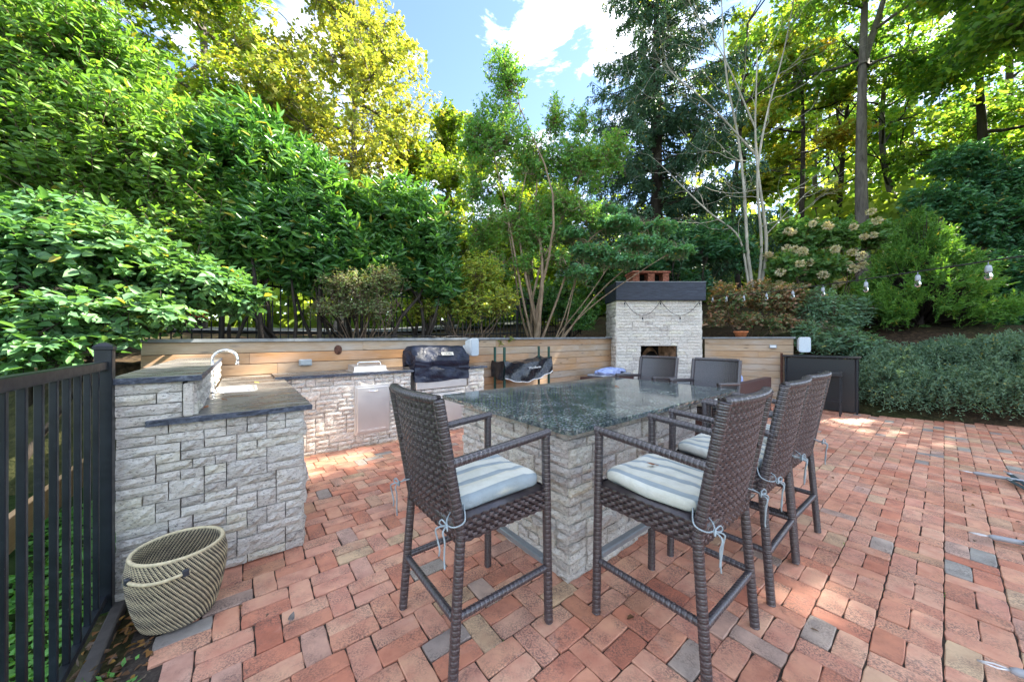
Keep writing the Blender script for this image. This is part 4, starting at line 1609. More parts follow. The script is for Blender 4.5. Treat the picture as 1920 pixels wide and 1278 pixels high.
# ---- black wicker bar and stool
def build_bar():
    root = thing('patio_bar', 'black wicker patio bar counter standing before the planting bed', 'bar', (6.50, 6.43, 0), R(43))
    L, D, H = 1.06, .46, 1.065
    m = MB(); m.box((.015, L / 2, .53), (.03, L - .06, H - .06)); m.build('front_panel', M['wicker_black'], root)
    for y in (.015, L - .015):
        m = MB(); m.box((D / 2 + .02, y, .53), (D, .03, H - .06)); m.build('side_panel', M['wicker_black'], root)
    for (x, y) in ((-.002, -.002), (-.002, L + .002), (D + .03, -.002), (D + .03, L + .002)):
        m = MB(); m.box((x, y, .52), (.028, .028, 1.04), bev=.003); m.build('corner_post', M['blackmetal'], root)
    m = MB(); m.box((D / 2, L / 2, H), (D + .12, L + .10, .035), bev=.006); m.build('top', M['wicker_black'], root)
    m = MB(); m.box((D / 2 + .02, L / 2, .45), (D - .06, L - .06, .02)); m.build('shelf', M['blackmetal'], root)
    s = thing('stool', 'small black metal stool in front of the black wicker bar', 'stool', (5.98, 6.42, 0), R(43))
    m = MB(); m.box((0, 0, .765), (.34, .34, .075), bev=.01); m.build('seat', M['wicker_black'], s)
    for x in (-.145, .145):
        for y in (-.145, .145):
            m = MB(); m.box((x, y, .365), (.024, .024, .73), bev=.002); m.build('leg', M['blackmetal'], s)
    for y in (-.145, .145):
        m = MB(); m.box((0, y, .24), (.264, .018, .018)); m.build('stretcher', M['blackmetal'], s)
    for x in (-.145, .145):
        m = MB(); m.box((x, 0, .27), (.018, .264, .018)); m.build('stretcher', M['blackmetal'], s)


build_bar()


# ---- black fence at the edge of the patio, fence behind the wall
def build_fences():
    B1 = 2.70
    root = thing('metal_fence', 'black metal railing with flat balusters beside the sink counter', 'fence', G(-.56, B1), TH + math.pi / 2)
    # local x runs along +b, fence goes to negative x
    L = 2.6
    m = MB(); m.box((0, 0, .675), (.062, .062, 1.35), bev=.003)
    p = m.build('post', M['blackmetal'], root)
    m = MB()
    m.lathe([(.050, 0), (.050, .014), (.046, .020), (.020, .034), (.001, .038)], k=4)
    c45 = math.cos(R(45))
    m.v = [((x - y) * c45, (x + y) * c45, z + 1.35) for x, y, z in m.v]
    m.build('cap', M['blackmetal'], p)
    m = MB(); m.box((-L / 2 - .03, 0, 1.268), (L, .036, .044), bev=.004); m.build('rail', M['blackmetal'], root)
    m = MB(); m.box((-L / 2 - .03, 0, .075), (L, .030, .032), bev=.003); m.build('rail', M['blackmetal'], root)
    n = 21
    for i in range(n):
        m = MB(); m.box((-.135 - i * .119, 0, .66), (.020, .020, 1.19), bev=.002); m.build('baluster', M['blackmetal'], root)
    m = MB(); m.box((-L - .05, 0, .675), (.062, .062, 1.35), bev=.003); m.build('post', M['blackmetal'], root)
    k = MB(); k.box((-L / 2, -.05, -.012), (L + .3, .05, .06), bev=.006)
    k.build('footing', M['mortar'], root)
    # garden fence behind the wall
    A0, A1, B = -6.5, 8.6, 7.3
    g = thing('garden_fence', 'black picket fence running behind the cedar wall under the shrubs', 'fence', G(A0, B, 1.2), TH)
    L = A1 - A0
    z0, z1 = .12, 1.16
    zb = lambda x: ground_z(*G(A0 + x, B)[:2]) - 1.2
    N = int(L / .115)
    pk = None
    for i in range(N + 1):
        x = L * i / N
        z = zb(x)
        nm = 'post' if i % 18 == 0 else 'picket'
        if nm == 'picket':
            if pk is None:
                mm = MB(); mm.box((0, 0, .64), (.018, .018, 1.14)); pk = mm.mesh('picket', M['darkfence'])
            o = link('picket', pk, g)
        else:
            mm = MB(); mm.box((0, 0, .66), (.055, .055, 1.32)); o = mm.build('post', M['darkfence'], g)
        o.location = (x, 0, z)
    for h in (.20, 1.02, 1.14):
        mm = MB(); mm.tube([(L * i / 30, 0.0, zb(L * i / 30) + h) for i in range(31)], .018, 4); mm.build('rail', M['darkfence'], g)


build_fences()


# ---- woven basket
def build_basket():
    root = thing('woven_basket', 'round cream and black woven straw basket on the bricks beside the railing', 'basket', G(-.255, 2.43, .004), 0.3)
    H = .345
    rows, sub = 50, 3
    nth = 248
    V, F, mi = [], [], []
    def rad(t):
        return .135 + .052 * math.sin(min(1, t * 1.15) * math.pi * .5) ** .8 - .012 * max(0, t - .8) / .2
    tot = rows * sub
    for inner in (0, 1):
        o0 = len(V)
        for j in range(tot + 1):
            t = j / tot
            b = .0035 * abs(math.sin(math.pi * j / sub))
            for i in range(nth):
                a = 2 * math.pi * i / nth
                bb = b + .0012 * math.sin(i * math.pi * .5 + (j // sub))
                r = rad(t) - .012 * inner + (bb if not inner else -bb)
                V.append((math.cos(a) * r * 1.02, math.sin(a) * r * .97, t * H))
        for j in range(tot):
            row = j // sub
            for i in range(nth):
                i2 = (i + 1) % nth
                q = (o0 + j * nth + i, o0 + j * nth + i2, o0 + (j + 1) * nth + i2, o0 + (j + 1) * nth + i)
                F.append(q if not inner else q[::-1])
                mi.append(1 if ((i + row) % 4 == 0 or (j % sub == sub - 1 and (i + row) % 4 in (1, 3))) else 0)
    m = MB(); m.v = V; m.f = F; m.m = mi
    m.build('woven_wall', [M['cream'], M['basketblack']], root, False)
    m = MB(); m.lathe([(.001, .006), (.135, .006)], k=40, cap=False); m.build('bottom', M['cream'], root)
    rim = MB()
    pts = [(math.cos(2 * math.pi * i / 60) * (rad(1) - .005) * 1.02, math.sin(2 * math.pi * i / 60) * (rad(1) - .005) * .97, H + .003) for i in range(61)]
    rim.tube(pts, .0085, 8, cap=False); rim.build('rim', M['cream'], root, True)
    for s in (1, -1):
        hd = MB()
        pts = []
        for i in range(17):
            a = R(-90 if s > 0 else 90) + R(-38 + 76 * i / 16)
            r = rad(.9) + .016 + .004 * math.sin(math.pi * i / 16)
            pts.append((math.cos(a) * r, math.sin(a) * r * .97, H - .055 - .012 * math.sin(math.pi * i / 16)))
        hd.tube(pts, .008, 8)
        ho = hd.build('handle', M['cream'], root, True)
        for i in (1, 15):
            tb = MB(); tb.box((0, 0, 0), (.018, .026, .032), bev=.004)
            t = tb.build('leather_tab', M['leather'], ho)
            t.location = pts[i]
            t.rotation_euler = (0, 0, math.atan2(pts[i][1], pts[i][0]))


build_basket()


# ---- string lights
def string_light(name, label, pts, bulbs, drop=.035, sc_=1.0, cable=.005):
    root = thing(name, label, 'string lights', pts[0], 0)
    p0 = Vector(pts[0])
    m = MB(); m.tube([Vector(p) - p0 for p in pts], cable, 6); m.build('cable', M['rubber'], root, True)
    for b in bulbs:
        b = Vector(b) - p0
        s = MB()
        s.tube([b, b + Vector((0, 0, -drop))], .003 * sc_, 5)
        s.lathe([(.010, 0), (.014, -.006), (.017, -.02), (.018, -.045), (.016, -.05)], (b.x, b.y, b.z - drop), 12)
        s.v = [(b.x + (x - b.x) * sc_, b.y + (y - b.y) * sc_, z) for x, y, z in s.v]
        so = s.build('socket', M['outlet'] if sc_ > .95 else M['rubber'], root, True)
        g = MB()
        g.lathe([(.012, 0), (.014, -.008), (.019, -.020), (.021, -.032), (.018, -.045), (.010, -.054), (.001, -.056)], (b.x, b.y, b.z - drop - .048), 14)
        g.v = [(b.x + (x - b.x) * sc_, b.y + (y - b.y) * sc_, z) for x, y, z in g.v]
        g.build('bulb', M['glass'], so, True)


def build_lights():
    S, E = Vector((4.70, 8.30, 2.45)), Vector((3.32, 2.2, 1.945))
    d = E - S
    pts, bl = [], []
    for i in range(41):
        t = i / 40 * 1.5
        pts.append(S + d * t + Vector((0, 0, -.05 * math.sin(min(1, t) * math.pi))))
    for t in (.08, .21, .34, .47, .585, .685, .79, .88, .965):
        bl.append(S + d * t + Vector((0, 0, -.05 * math.sin(t * math.pi))))
    string_light('string_lights', 'string of clear bulbs on a black cable crossing in front of the conifer', pts, bl, .03, .97, .0055)
    # swags under the mantel
    y = 8.27
    xs = [2.73, 3.60, 4.55]
    pts, bl = [], []
    for k in range(2):
        for i in range(13):
            u = i / 12
            pts.append((xs[k] + (xs[k + 1] - xs[k]) * u, y, 2.35 - .36 * (1 - (2 * u - 1) ** 2)))
    bl = [(2.73, y, 2.35), (3.165, y, 1.99), (3.60, y, 2.35), (4.075, y, 1.99), (4.55, y, 2.35)]
    string_light('string_lights', 'dark string lights swagged under the fireplace mantel', pts, bl, .04, .9, .006)
    # loose cable on the wall cap over the grill
    pts = []
    for i in range(60):
        t = i / 59
        a = 1.55 + 1.9 * t
        pts.append(G(a, 5.30 - .05 * math.sin(t * 16), 1.43 + .012 * t + .03 * abs(math.sin(t * 11)) - (.10 * max(0, t - .86) / .14)))
    c = MB(); c.tube(pts, .006, 6)
    tag(c.build('cable', M['rubber'], None, True), 'loose black cable lying along the wall cap over the grill', 'cable')


build_lights()


# ---- pool cover straps lying on the bricks
def build_straps():
    def strap(label, pts, sleeve, coil=False):
        root = thing('cover_strap', label, 'strap', (pts[0][0], pts[0][1], .012), 0)
        p0 = Vector((pts[0][0], pts[0][1], .0))
        P = [Vector((x, y, z)) - p0 for x, y, z in pts]
        d = (P[1] - P[0]).normalized()
        w = Vector((-d.y, d.x, 0))
        m = MB(); m.tube([P[0] + d * .0, P[0] + d * .05 + w * .012, P[0] + d * .10], .004, 6); m.tube([P[0], P[0] + d * .05 - w * .012, P[0] + d * .10], .004, 6)
        m.build('wire_loop', M['steel'], root, True)
        s0, s1 = P[0] + d * .09, P[0] + d * (.09 + sleeve)
        m = MB(); m.tube([s0, s0 + d * .02, s1 - d * .02, s1], [.010, .017, .017, .012], 10)
        m.build('sleeve', M['tarp'], root, True)
        b = MB()
        Q = [s1 - d * .01] + P[2:]
        V, F = [], []
        for i, q in enumerate(Q):
            t = (Q[min(i + 1, len(Q) - 1)] - Q[max(i - 1, 0)]).normalized()
            n = Vector((-t.y, t.x, 0)) * .02
            V += [q + n, q - n, q + n + Vector((0, 0, .004)), q - n + Vector((0, 0, .004))]
        for i in range(len(Q) - 1):
            a = i * 4
            F += [(a + 2, a + 3, a + 7, a + 6), (a, a + 2, a + 6, a + 4), (a + 3, a + 1, a + 5, a + 7)]
        b.add(V, F)
        b.build('webbing', M['strap'], root)
        k = MB(); q = Q[1]; k.box((q.x, q.y, q.z + .008), (.03, .055, .008), rz=math.atan2(d.y, d.x), bev=.002); k.build('buckle', M['chrome'], root)
    def gp(u, v):
        Y = 640 * CAM_H / (v - 637)
        return ((u - 960) / 640 * Y, Y, .022)
    strap('cover strap with long grey sleeve and dark webbing lying farthest back on the bricks', [gp(1798, 887), gp(1860, 898), gp(1892, 906), gp(1925, 925), gp(1990, 950)], .34)
    strap('short dark strap with a metal hook beside the farthest grey sleeved strap', [gp(1882, 888), gp(1900, 899), gp(1912, 908), gp(1930, 920), gp(1990, 940)], .05)
    strap('single grey sleeved strap lying across the middle of the brick paving', [gp(1816, 1006), gp(1880, 1019), gp(1925, 1031), gp(1990, 1045), gp(2100, 1060)], .36)
    strap('cover strap with wire spring lying nearest the camera on the bricks', [gp(1832, 1252), gp(1885, 1268), gp(1960, 1295), gp(2030, 1310), gp(2120, 1330)], .30)


build_straps()


# ------------------------------------------------------------------ foliage machinery
def unit(v):
    return v / np.maximum(np.linalg.norm(v, axis=1, keepdims=True), 1e-9)


def leaf_geo(P, D, N, L, W, kind='ovate'):
    """P base points, D axes, N normals (n,3), L lengths, W widths -> verts, faces"""
    n = len(P)
    D = unit(D)
    N = unit(N - D * np.sum(N * D, 1, keepdims=True))
    S = np.cross(D, N)
    L = L[:, None]; W = W[:, None]
    if kind == 'ovate':
        fold = .22
        b = P
        l1 = P + D * L * .30 + S * W * .48 + N * W * fold
        l2 = P + D * L * .66 + S * W * .36 + N * (W * fold * .8 - L * .03)
        t = P + D * L - N * L * .10
        r2 = P + D * L * .66 - S * W * .36 + N * (W * fold * .8 - L * .03)
        r1 = P + D * L * .30 - S * W * .48 + N * W * fold
        V = np.stack([b, l1, l2, t, r2, r1], 1).reshape(-1, 3)
        i = np.arange(n)[:, None] * 6
        F = np.concatenate([i + np.array([[0, 1, 2, 3]]), i + np.array([[0, 3, 4, 5]])], 0)
        return V, F
    else:
        l = P + D * L * .42 + S * W * .5 + N * W * .15
        t = P + D * L - N * L * .06
        r = P + D * L * .42 - S * W * .5 + N * W * .15
        V = np.stack([P, l, t, r], 1).reshape(-1, 3)
        i = np.arange(n)[:, None] * 4
        F = i + np.array([[0, 3, 2, 1]])
        return V, F


def prisms(P0, P1, r0, r1, k=3):
    n = len(P0)
    T = unit(P1 - P0)
    ref = np.where(np.abs(T[:, 2:3]) > .9, np.array([[1., 0, 0]]), np.array([[0, 0, 1.]]))
    U = unit(np.cross(T, ref)); Wv = np.cross(T, U)
    V = []
    for (P, r) in ((P0, r0), (P1, r1)):
        r = np.broadcast_to(np.asarray(r, dtype=float).reshape(-1, 1), (n, 1))
        for j in range(k):
            a = 2 * math.pi * j / k
            V.append(P + (U * math.cos(a) + Wv * math.sin(a)) * r)
    V = np.stack(V, 1).reshape(-1, 3)
    i = np.arange(n)[:, None] * (2 * k)
    F = np.concatenate([i + np.array([[j, (j + 1) % k, k + (j + 1) % k, k + j]]) for j in range(k)], 0)
    return V, F


class Noise3:
    def __init__(s, r, freq):
        s.k = r.normal(0, freq, (7, 3)); s.p = r.uniform(0, 6.28, 7)

    def __call__(s, P):
        return np.mean(np.sin(P @ s.k.T + s.p), 1) * 1.9


def sample_crown(r, ells, n, shell=.5, gap=.0, gfreq=1.5):
    """points through ellipsoids ((cx,cy,cz),(rx,ry,rz)[,weight]); returns points and outward vectors"""
    w = np.array([(e[1][0] * e[1][1] * e[1][2]) ** .75 * (e[2] if len(e) > 2 else 1) for e in ells])
    w = w / w.sum()
    nz = Noise3(r, gfreq)
    outP, outO = [], []
    have = 0
    while have < n:
        k = n * 2
        idx = r.choice(len(ells), k, p=w)
        C = np.array([e[0] for e in ells])[idx]
        Rr = np.array([e[1] for e in ells])[idx]
        d = unit(r.normal(0, 1, (k, 3)))
        q = shell + (1 - shell) * r.random(k) ** .6
        q *= 1 + .18 * nz(C + d * Rr * 1.3)
        P = C + d * Rr * q[:, None]
        keep = nz(P) > (gap - .9 if gap <= 0 else gap - .9 + 0)
        P, d = P[keep], unit(d[keep] / Rr[keep])
        outP.append(P); outO.append(d)
        have += len(P)
    P = np.concatenate(outP)[:n]; O = np.concatenate(outO)[:n]
    return P, O


def foliage(r, P, O, lpt, twig, L, W, up=.3, out=1.0, jitter=.5, droop=0.0, spread=.9, nup=.8, kind='rhomb', lvar=.3, first=.15):
    """twigs ending at P pointing outwards, with lpt leaves each"""
    n = len(P)
    T = unit(O * out + np.array([0, 0, up]) + r.normal(0, jitter, (n, 3)))
    tl = twig * r.uniform(.6, 1.35, n)
    B = P - T * tl[:, None]
    tt = np.tile(np.linspace(first, 1, lpt), (n, 1)) + r.normal(0, .03, (n, lpt))
    # slightly drooping twig
    pos = B[:, None, :] + T[:, None, :] * (tl[:, None] * tt)[:, :, None]
    pos[:, :, 2] -= droop * (tt ** 2) * tl[:, None]
    TT = np.repeat(T[:, None, :], lpt, 1).reshape(-1, 3)
    pos = pos.reshape(-1, 3)
    m = len(pos)
    side = unit(np.cross(TT, np.array([0, 0, 1.])) + 1e-6)
    sgn = np.tile(np.where(np.arange(lpt) % 2 == 0, 1, -1), n)[:, None]
    D = TT * .55 + side * sgn * spread + r.normal(0, .35, (m, 3)) + np.array([0, 0, -droop * .6])
    OO = np.repeat(O[:, None, :], lpt, 1).reshape(-1, 3)
    N = np.array([0, 0, nup * .75]) + r.normal(0, .42, (m, 3)) + OO * .55
    ll = L * r.uniform(1 - lvar, 1 + lvar, m)
    V, F = leaf_geo(pos, D, N, ll, ll * (W / L) * r.uniform(.85, 1.15, m), kind)
    tip = P.copy(); tip[:, 2] -= droop * tl
    return V, F, B, tip


def nearest(nodes, Q):
    out = np.empty(len(Q), dtype=int)
    for s in range(0, len(Q), 2000):
        d = ((Q[s:s + 2000, None, :] - nodes[None]) ** 2).sum(2)
        out[s:s + 2000] = d.argmin(1)
    return out


def curve_pts(p0, p1, n, bend, r):
    p0, p1 = np.array(p0, float), np.array(p1, float)
    t = np.linspace(0, 1, n)[:, None]
    L = np.linalg.norm(p1 - p0)
    off = r.normal(0, 1, 3) * L * bend
    off2 = r.normal(0, 1, 3) * L * bend * .4
    return p0 + (p1 - p0) * t + np.sin(t * math.pi) * off + np.sin(t * math.pi * 2.3) * off2


def plant(name, label, cat, base, stems, ells, n, lpt, twig, L, W, leaf, bark, seed, group=None, shell=.45, gap=.0, gfreq=1.5,
          up=.3, out=1.0, jitter=.5, droop=0., spread=.9, nup=.8, kind='rhomb', twig_r=.004, link_frac=.35, lvar=.45, limb_r=.03, stem_name='trunk', crown_name='crown', extra=None):
    """stems: list of (points, r0, r1) trunks in world space; limbs are grown to each ellipsoid"""
    r = np.random.default_rng(seed)
    root = thing(name, label, cat, base, 0, group)
    b0 = np.array(base)
    mb = MB()
    nodes = []
    for (pts, r0, r1) in stems:
        pts = np.array(pts, float)
        rad = np.linspace(r0, r1, len(pts))
        if r0 > .03:
            rad[0] *= 1.35
        mb.tube(pts - b0, list(rad), 8 if r0 > .04 else 5, cap=False)
        nodes.append(pts)
    nodes = np.concatenate(nodes) if nodes else np.array([b0])
    more = []
    for e in ells:
        c = np.array(e[0])
        h = nodes[(nodes[:, 2] < c[2] + .2)] if (nodes[:, 2] < c[2] + .2).any() else nodes
        s = h[((h - c) ** 2).sum(1).argmin()]
        pts = curve_pts(s, c + r.normal(0, .15, 3) * np.array(e[1]), 7, .07, r)
        q = limb_r * min(1.3, max(.5, np.mean(e[1])))
        mb.tube(pts - b0, list(np.linspace(q, q * .35, 7)), 5, cap=False)
        more.append(pts[2:])
        for k in range(3):
            tip = c + unit(r.normal(0, 1, (1, 3)))[0] * np.array(e[1]) * .7
            pp = curve_pts(pts[3 + k % 3], tip, 5, .06, r)
            mb.tube(pp - b0, list(np.linspace(q * .5, q * .15, 5)), 4, cap=False)
            more.append(pp[1:])
    if more:
        nodes = np.concatenate([nodes] + more)
    P, O = sample_crown(r, ells, n, shell, gap, gfreq)
    V, F, B, tip = foliage(r, P, O, lpt, twig, L, W, up, out, jitter, droop, spread, nup, kind, lvar)
    tr = mb.build(stem_name, bark, root, True)
    # twigs and connecting branches
    k = int(len(P) * link_frac)
    sel = r.choice(len(P), k, replace=False)
    nn = nodes[nearest(nodes, B[sel])]
    ok = ((nn - B[sel]) ** 2).sum(1) < 2.2 ** 2
    mid = (nn + B[sel]) / 2 + r.normal(0, .06, (k, 3))
    A, Bq = nn[ok], B[sel][ok]
    Mi = mid[ok]
    V1, F1 = prisms(A, Mi, twig_r * 2.2, twig_r * 1.5)
    V2, F2 = prisms(Mi, Bq, twig_r * 1.5, twig_r)
    V3, F3 = prisms(B, tip, twig_r, twig_r * .4)
    VV = np.concatenate([V1, V2, V3]); FF = np.concatenate([F1, F2 + len(V1), F3 + len(V1) + len(V2)])
    link('branches', np_mesh('branches', VV - b0, FF, bark, True), root)
    link(crown_name, np_mesh(crown_name, V - b0, F, leaf), root)
    return root


def px(u, v, Y):
    """point seen at photograph position u, v at depth Y"""
    return ((u - 960) / 640 * Y, Y, CAM_H + (637 - v) / 640 * Y)


def ell(u, v, Y, rx, ry, rz, w=1):
    return (px(u, v, Y), (rx, ry, rz), w)


def stemset(r, base, tops, r0, r1, n=8, bend=.05, spread=.1):
    out = []
    for t in tops:
        b = (base[0] + r.normal(0, spread), base[1] + r.normal(0, spread), base[2] - .1)
        out.append((curve_pts(b, t, n, bend, r), r0 * r.uniform(.7, 1.2), r1))
    return out


def gbase(x, y):
    return (x, y, ground_z(x, y))


# ------------------------------------------------------------------ shrubs behind the left counter
def build_left():
    r = np.random.default_rng(21)
    # foreground viburnum
    b = gbase(-5.0, 3.4)
    e = [ell(150, 470, 3.5, .95, .7, .50), ell(40, 480, 3.3, .9, .7, .50), ell(335, 525, 3.9, .78, .6, .32), ell(425, 552, 4.25, .48, .5, .25), ell(190, 575, 3.5, .9, .6, .34),
         ell(60, 580, 3.1, .8, .5, .34), ell(-120, 520, 3.2, 1.0, .8, .6), ell(130, 405, 3.7, .6, .5, .25), ell(215, 600, 3.5, .36, .35, .17), ell(200, 625, 3.2, .26, .25, .10), ell(20, 650, 2.9, .6, .4, .25)]
    st = stemset(r, b, [px(u, v, Y) for u, v, Y in ((120, 520, 3.5), (300, 560, 3.9), (20, 540, 3.3), (200, 590, 3.6))], .035, .012, spread=.25)
    plant('viburnum_shrub', 'leafy green shrub with layered branches reaching over the railing and ledge', 'shrub', b, st, e, 3300, 11, .28, .088, .053, M['l_vib'], M['b_dark'], 1,
          shell=.30, gap=.05, gfreq=2.4, up=.12, jitter=.35, droop=.12, nup=1.3, kind='ovate', twig_r=.0035)
    # tall upright hedge on the far left
    b = gbase(-6.6, 4.9)
    e = [ell(80, 300, 4.9, 1.3, 1.0, 1.2), ell(-60, 200, 4.8, 1.4, 1, 1.8), ell(230, 250, 5.1, 1.1, .9, 1.2), ell(110, 90, 5.0, 1.2, .9, 1.1), ell(330, 330, 5.3, 1.0, .8, .9),
         ell(400, 420, 5.3, .8, .6, .7), ell(0, 10, 5, 1.2, 1, 1.1), ell(230, 130, 5.3, .8, .7, .7), ell(430, 250, 5.7, .8, .7, .6), ell(300, 430, 5.0, .9, .5, .6), ell(150, 400, 5, 1, .6, .6)]
    st = stemset(r, b, [px(u, v, 5.1) for u, v in ((60, 250), (180, 200), (0, 120), (300, 350), (120, 60), (400, 400))], .05, .012, spread=.5)
    plant('tall_hedge', 'tall bright green hedge with upright shoots filling the left edge', 'hedge', b, st, e, 4200, 14, .52, .098, .043, M['l_tall'], M['b_twig'], 2,
          shell=.25, gap=.02, gfreq=1.6, up=.85, jitter=.32, droop=0.0, nup=.6, kind='ovate', twig_r=.004)
    # cherry laurels
    specs = [((-3.75, 5.35), [ell(470, 320, 5.7, .85, .8, .9), ell(520, 430, 5.6, .8, .7, .8), ell(430, 460, 5.5, .6, .6, .6), ell(480, 250, 5.9, .5, .5, .45)], 'big glossy cherry laurel with upright dark leaves beside the tall hedge', 900),
             ((-2.65, 5.75), [ell(600, 380, 6.0, .95, .8, .85), ell(640, 470, 5.9, .85, .7, .7), ell(560, 480, 5.8, .6, .5, .6), ell(560, 300, 6.1, .45, .5, .45)], 'glossy cherry laurel in the middle of the laurel row behind the grill', 900),
             ((-1.75, 6.35), [ell(740, 410, 6.5, .9, .8, .75), ell(800, 450, 6.6, .7, .7, .75), ell(720, 500, 6.3, .8, .6, .6), ell(820, 520, 6.5, .5, .5, .5)], 'round dark cherry laurel at the end of the laurel row over the grill', 950)]
    for i, ((x, y), e, lab, n) in enumerate(specs):
        b = gbase(x, y)
        st = stemset(r, b, [(c[0][0] + r.normal(0, .2), c[0][1], c[0][2] - .2) for c in e for _ in range(3)], .035, .012, spread=.28, bend=.06)
        plant('cherry_laurel', lab, 'shrub', b, st, e, n, 15, .34, .15, .045, M['l_laurel'], M['b_dark'], 30 + i, 'cherry laurels behind the grill counter',
              shell=.5, gap=-.1, gfreq=2, up=.75, jitter=.35, spread=.75, nup=.5, kind='ovate', twig_r=.004)
    # twiggy shrub
    b = gbase(-2.35, 5.5)
    e = [ell(650, 530, 5.4, .45, .35, .32), ell(720, 520, 5.6, .4, .35, .3), ell(690, 570, 5.5, .55, .3, .25), ell(620, 575, 5.3, .35, .3, .2)]
    st = stemset(r, b, [px(r.uniform(600, 760), r.uniform(500, 600), 5.6) for _ in range(22)], .012, .004, spread=.14)
    plant('twiggy_shrub', 'thin twiggy shrub with small dull leaves just behind the wall cap', 'shrub', b, st, e, 800, 10, .22, .035, .018, M['l_twiggy'], M['b_twig'], 41, shell=.2, gap=.15, gfreq=3, up=.4, twig_r=.0025)
    # lime shrub
    b = gbase(-.95, 6.6)
    e = [ell(830, 520, 6.8, .55, .5, .4), ell(900, 510, 6.9, .55, .5, .45), ell(880, 570, 6.8, .75, .5, .35), ell(940, 560, 7, .45, .4, .35), ell(800, 580, 6.6, .45, .4, .3)]
    st = stemset(r, b, [px(r.uniform(800, 950), r.uniform(530, 600), 6.9) for _ in range(14)], .014, .005, spread=.13)
    plant('lime_shrub', 'light green shrub turning yellow between the laurels and the tan trunks', 'shrub', b, st, e, 1300, 11, .24, .05, .03, M['l_lime'], M['b_twig'], 42, shell=.25, gap=.05, gfreq=2.5, up=.25, twig_r=.0028)
    # small sprig trailing over the cap near the rack
    b = px(935, 632, 6.75)
    e = [ell(935, 640, 6.6, .14, .06, .10), ell(955, 634, 6.7, .14, .06, .05)]
    plant('trailing_sprig', 'small green sprig trailing over the wall cap above the firewood rack', 'plant', b, [], e, 40, 7, .10, .04, .025, M['l_lime'], M['b_twig'], 43, shell=.1, droop=.4, limb_r=.006, twig_r=.002)
    # small bush left of the fireplace
    b = gbase(1.55, 8.85)
    e = [ell(1092, 598, 8.7, .36, .3, .30), ell(1075, 575, 8.9, .3, .3, .22), ell(1112, 580, 8.9, .2, .2, .3)]
    plant('evergreen_bush', 'small bright evergreen bush tucked at the left side of the fireplace', 'shrub', b, [], e, 420, 12, .16, .08, .026, M['l_laurel'], M['b_dark'], 44, shell=.3, up=.4, twig_r=.003, limb_r=.015)
    # dark undergrowth behind the little bush and crape myrtle
    b = gbase(1.7, 10.2)
    e = [ell(1060, 560, 9.6, .9, .6, .7), ell(1130, 520, 9.8, .9, .6, .9), ell(1000, 570, 10.2, .9, .6, .7)]
    plant('dark_shrub', 'dark evergreen shrub in the shade behind the tan stemmed tree', 'shrub', b, [], e, 900, 10, .3, .10, .04, M['l_laurel'], M['b_dark'], 45, shell=.3, up=.3)


build_left()


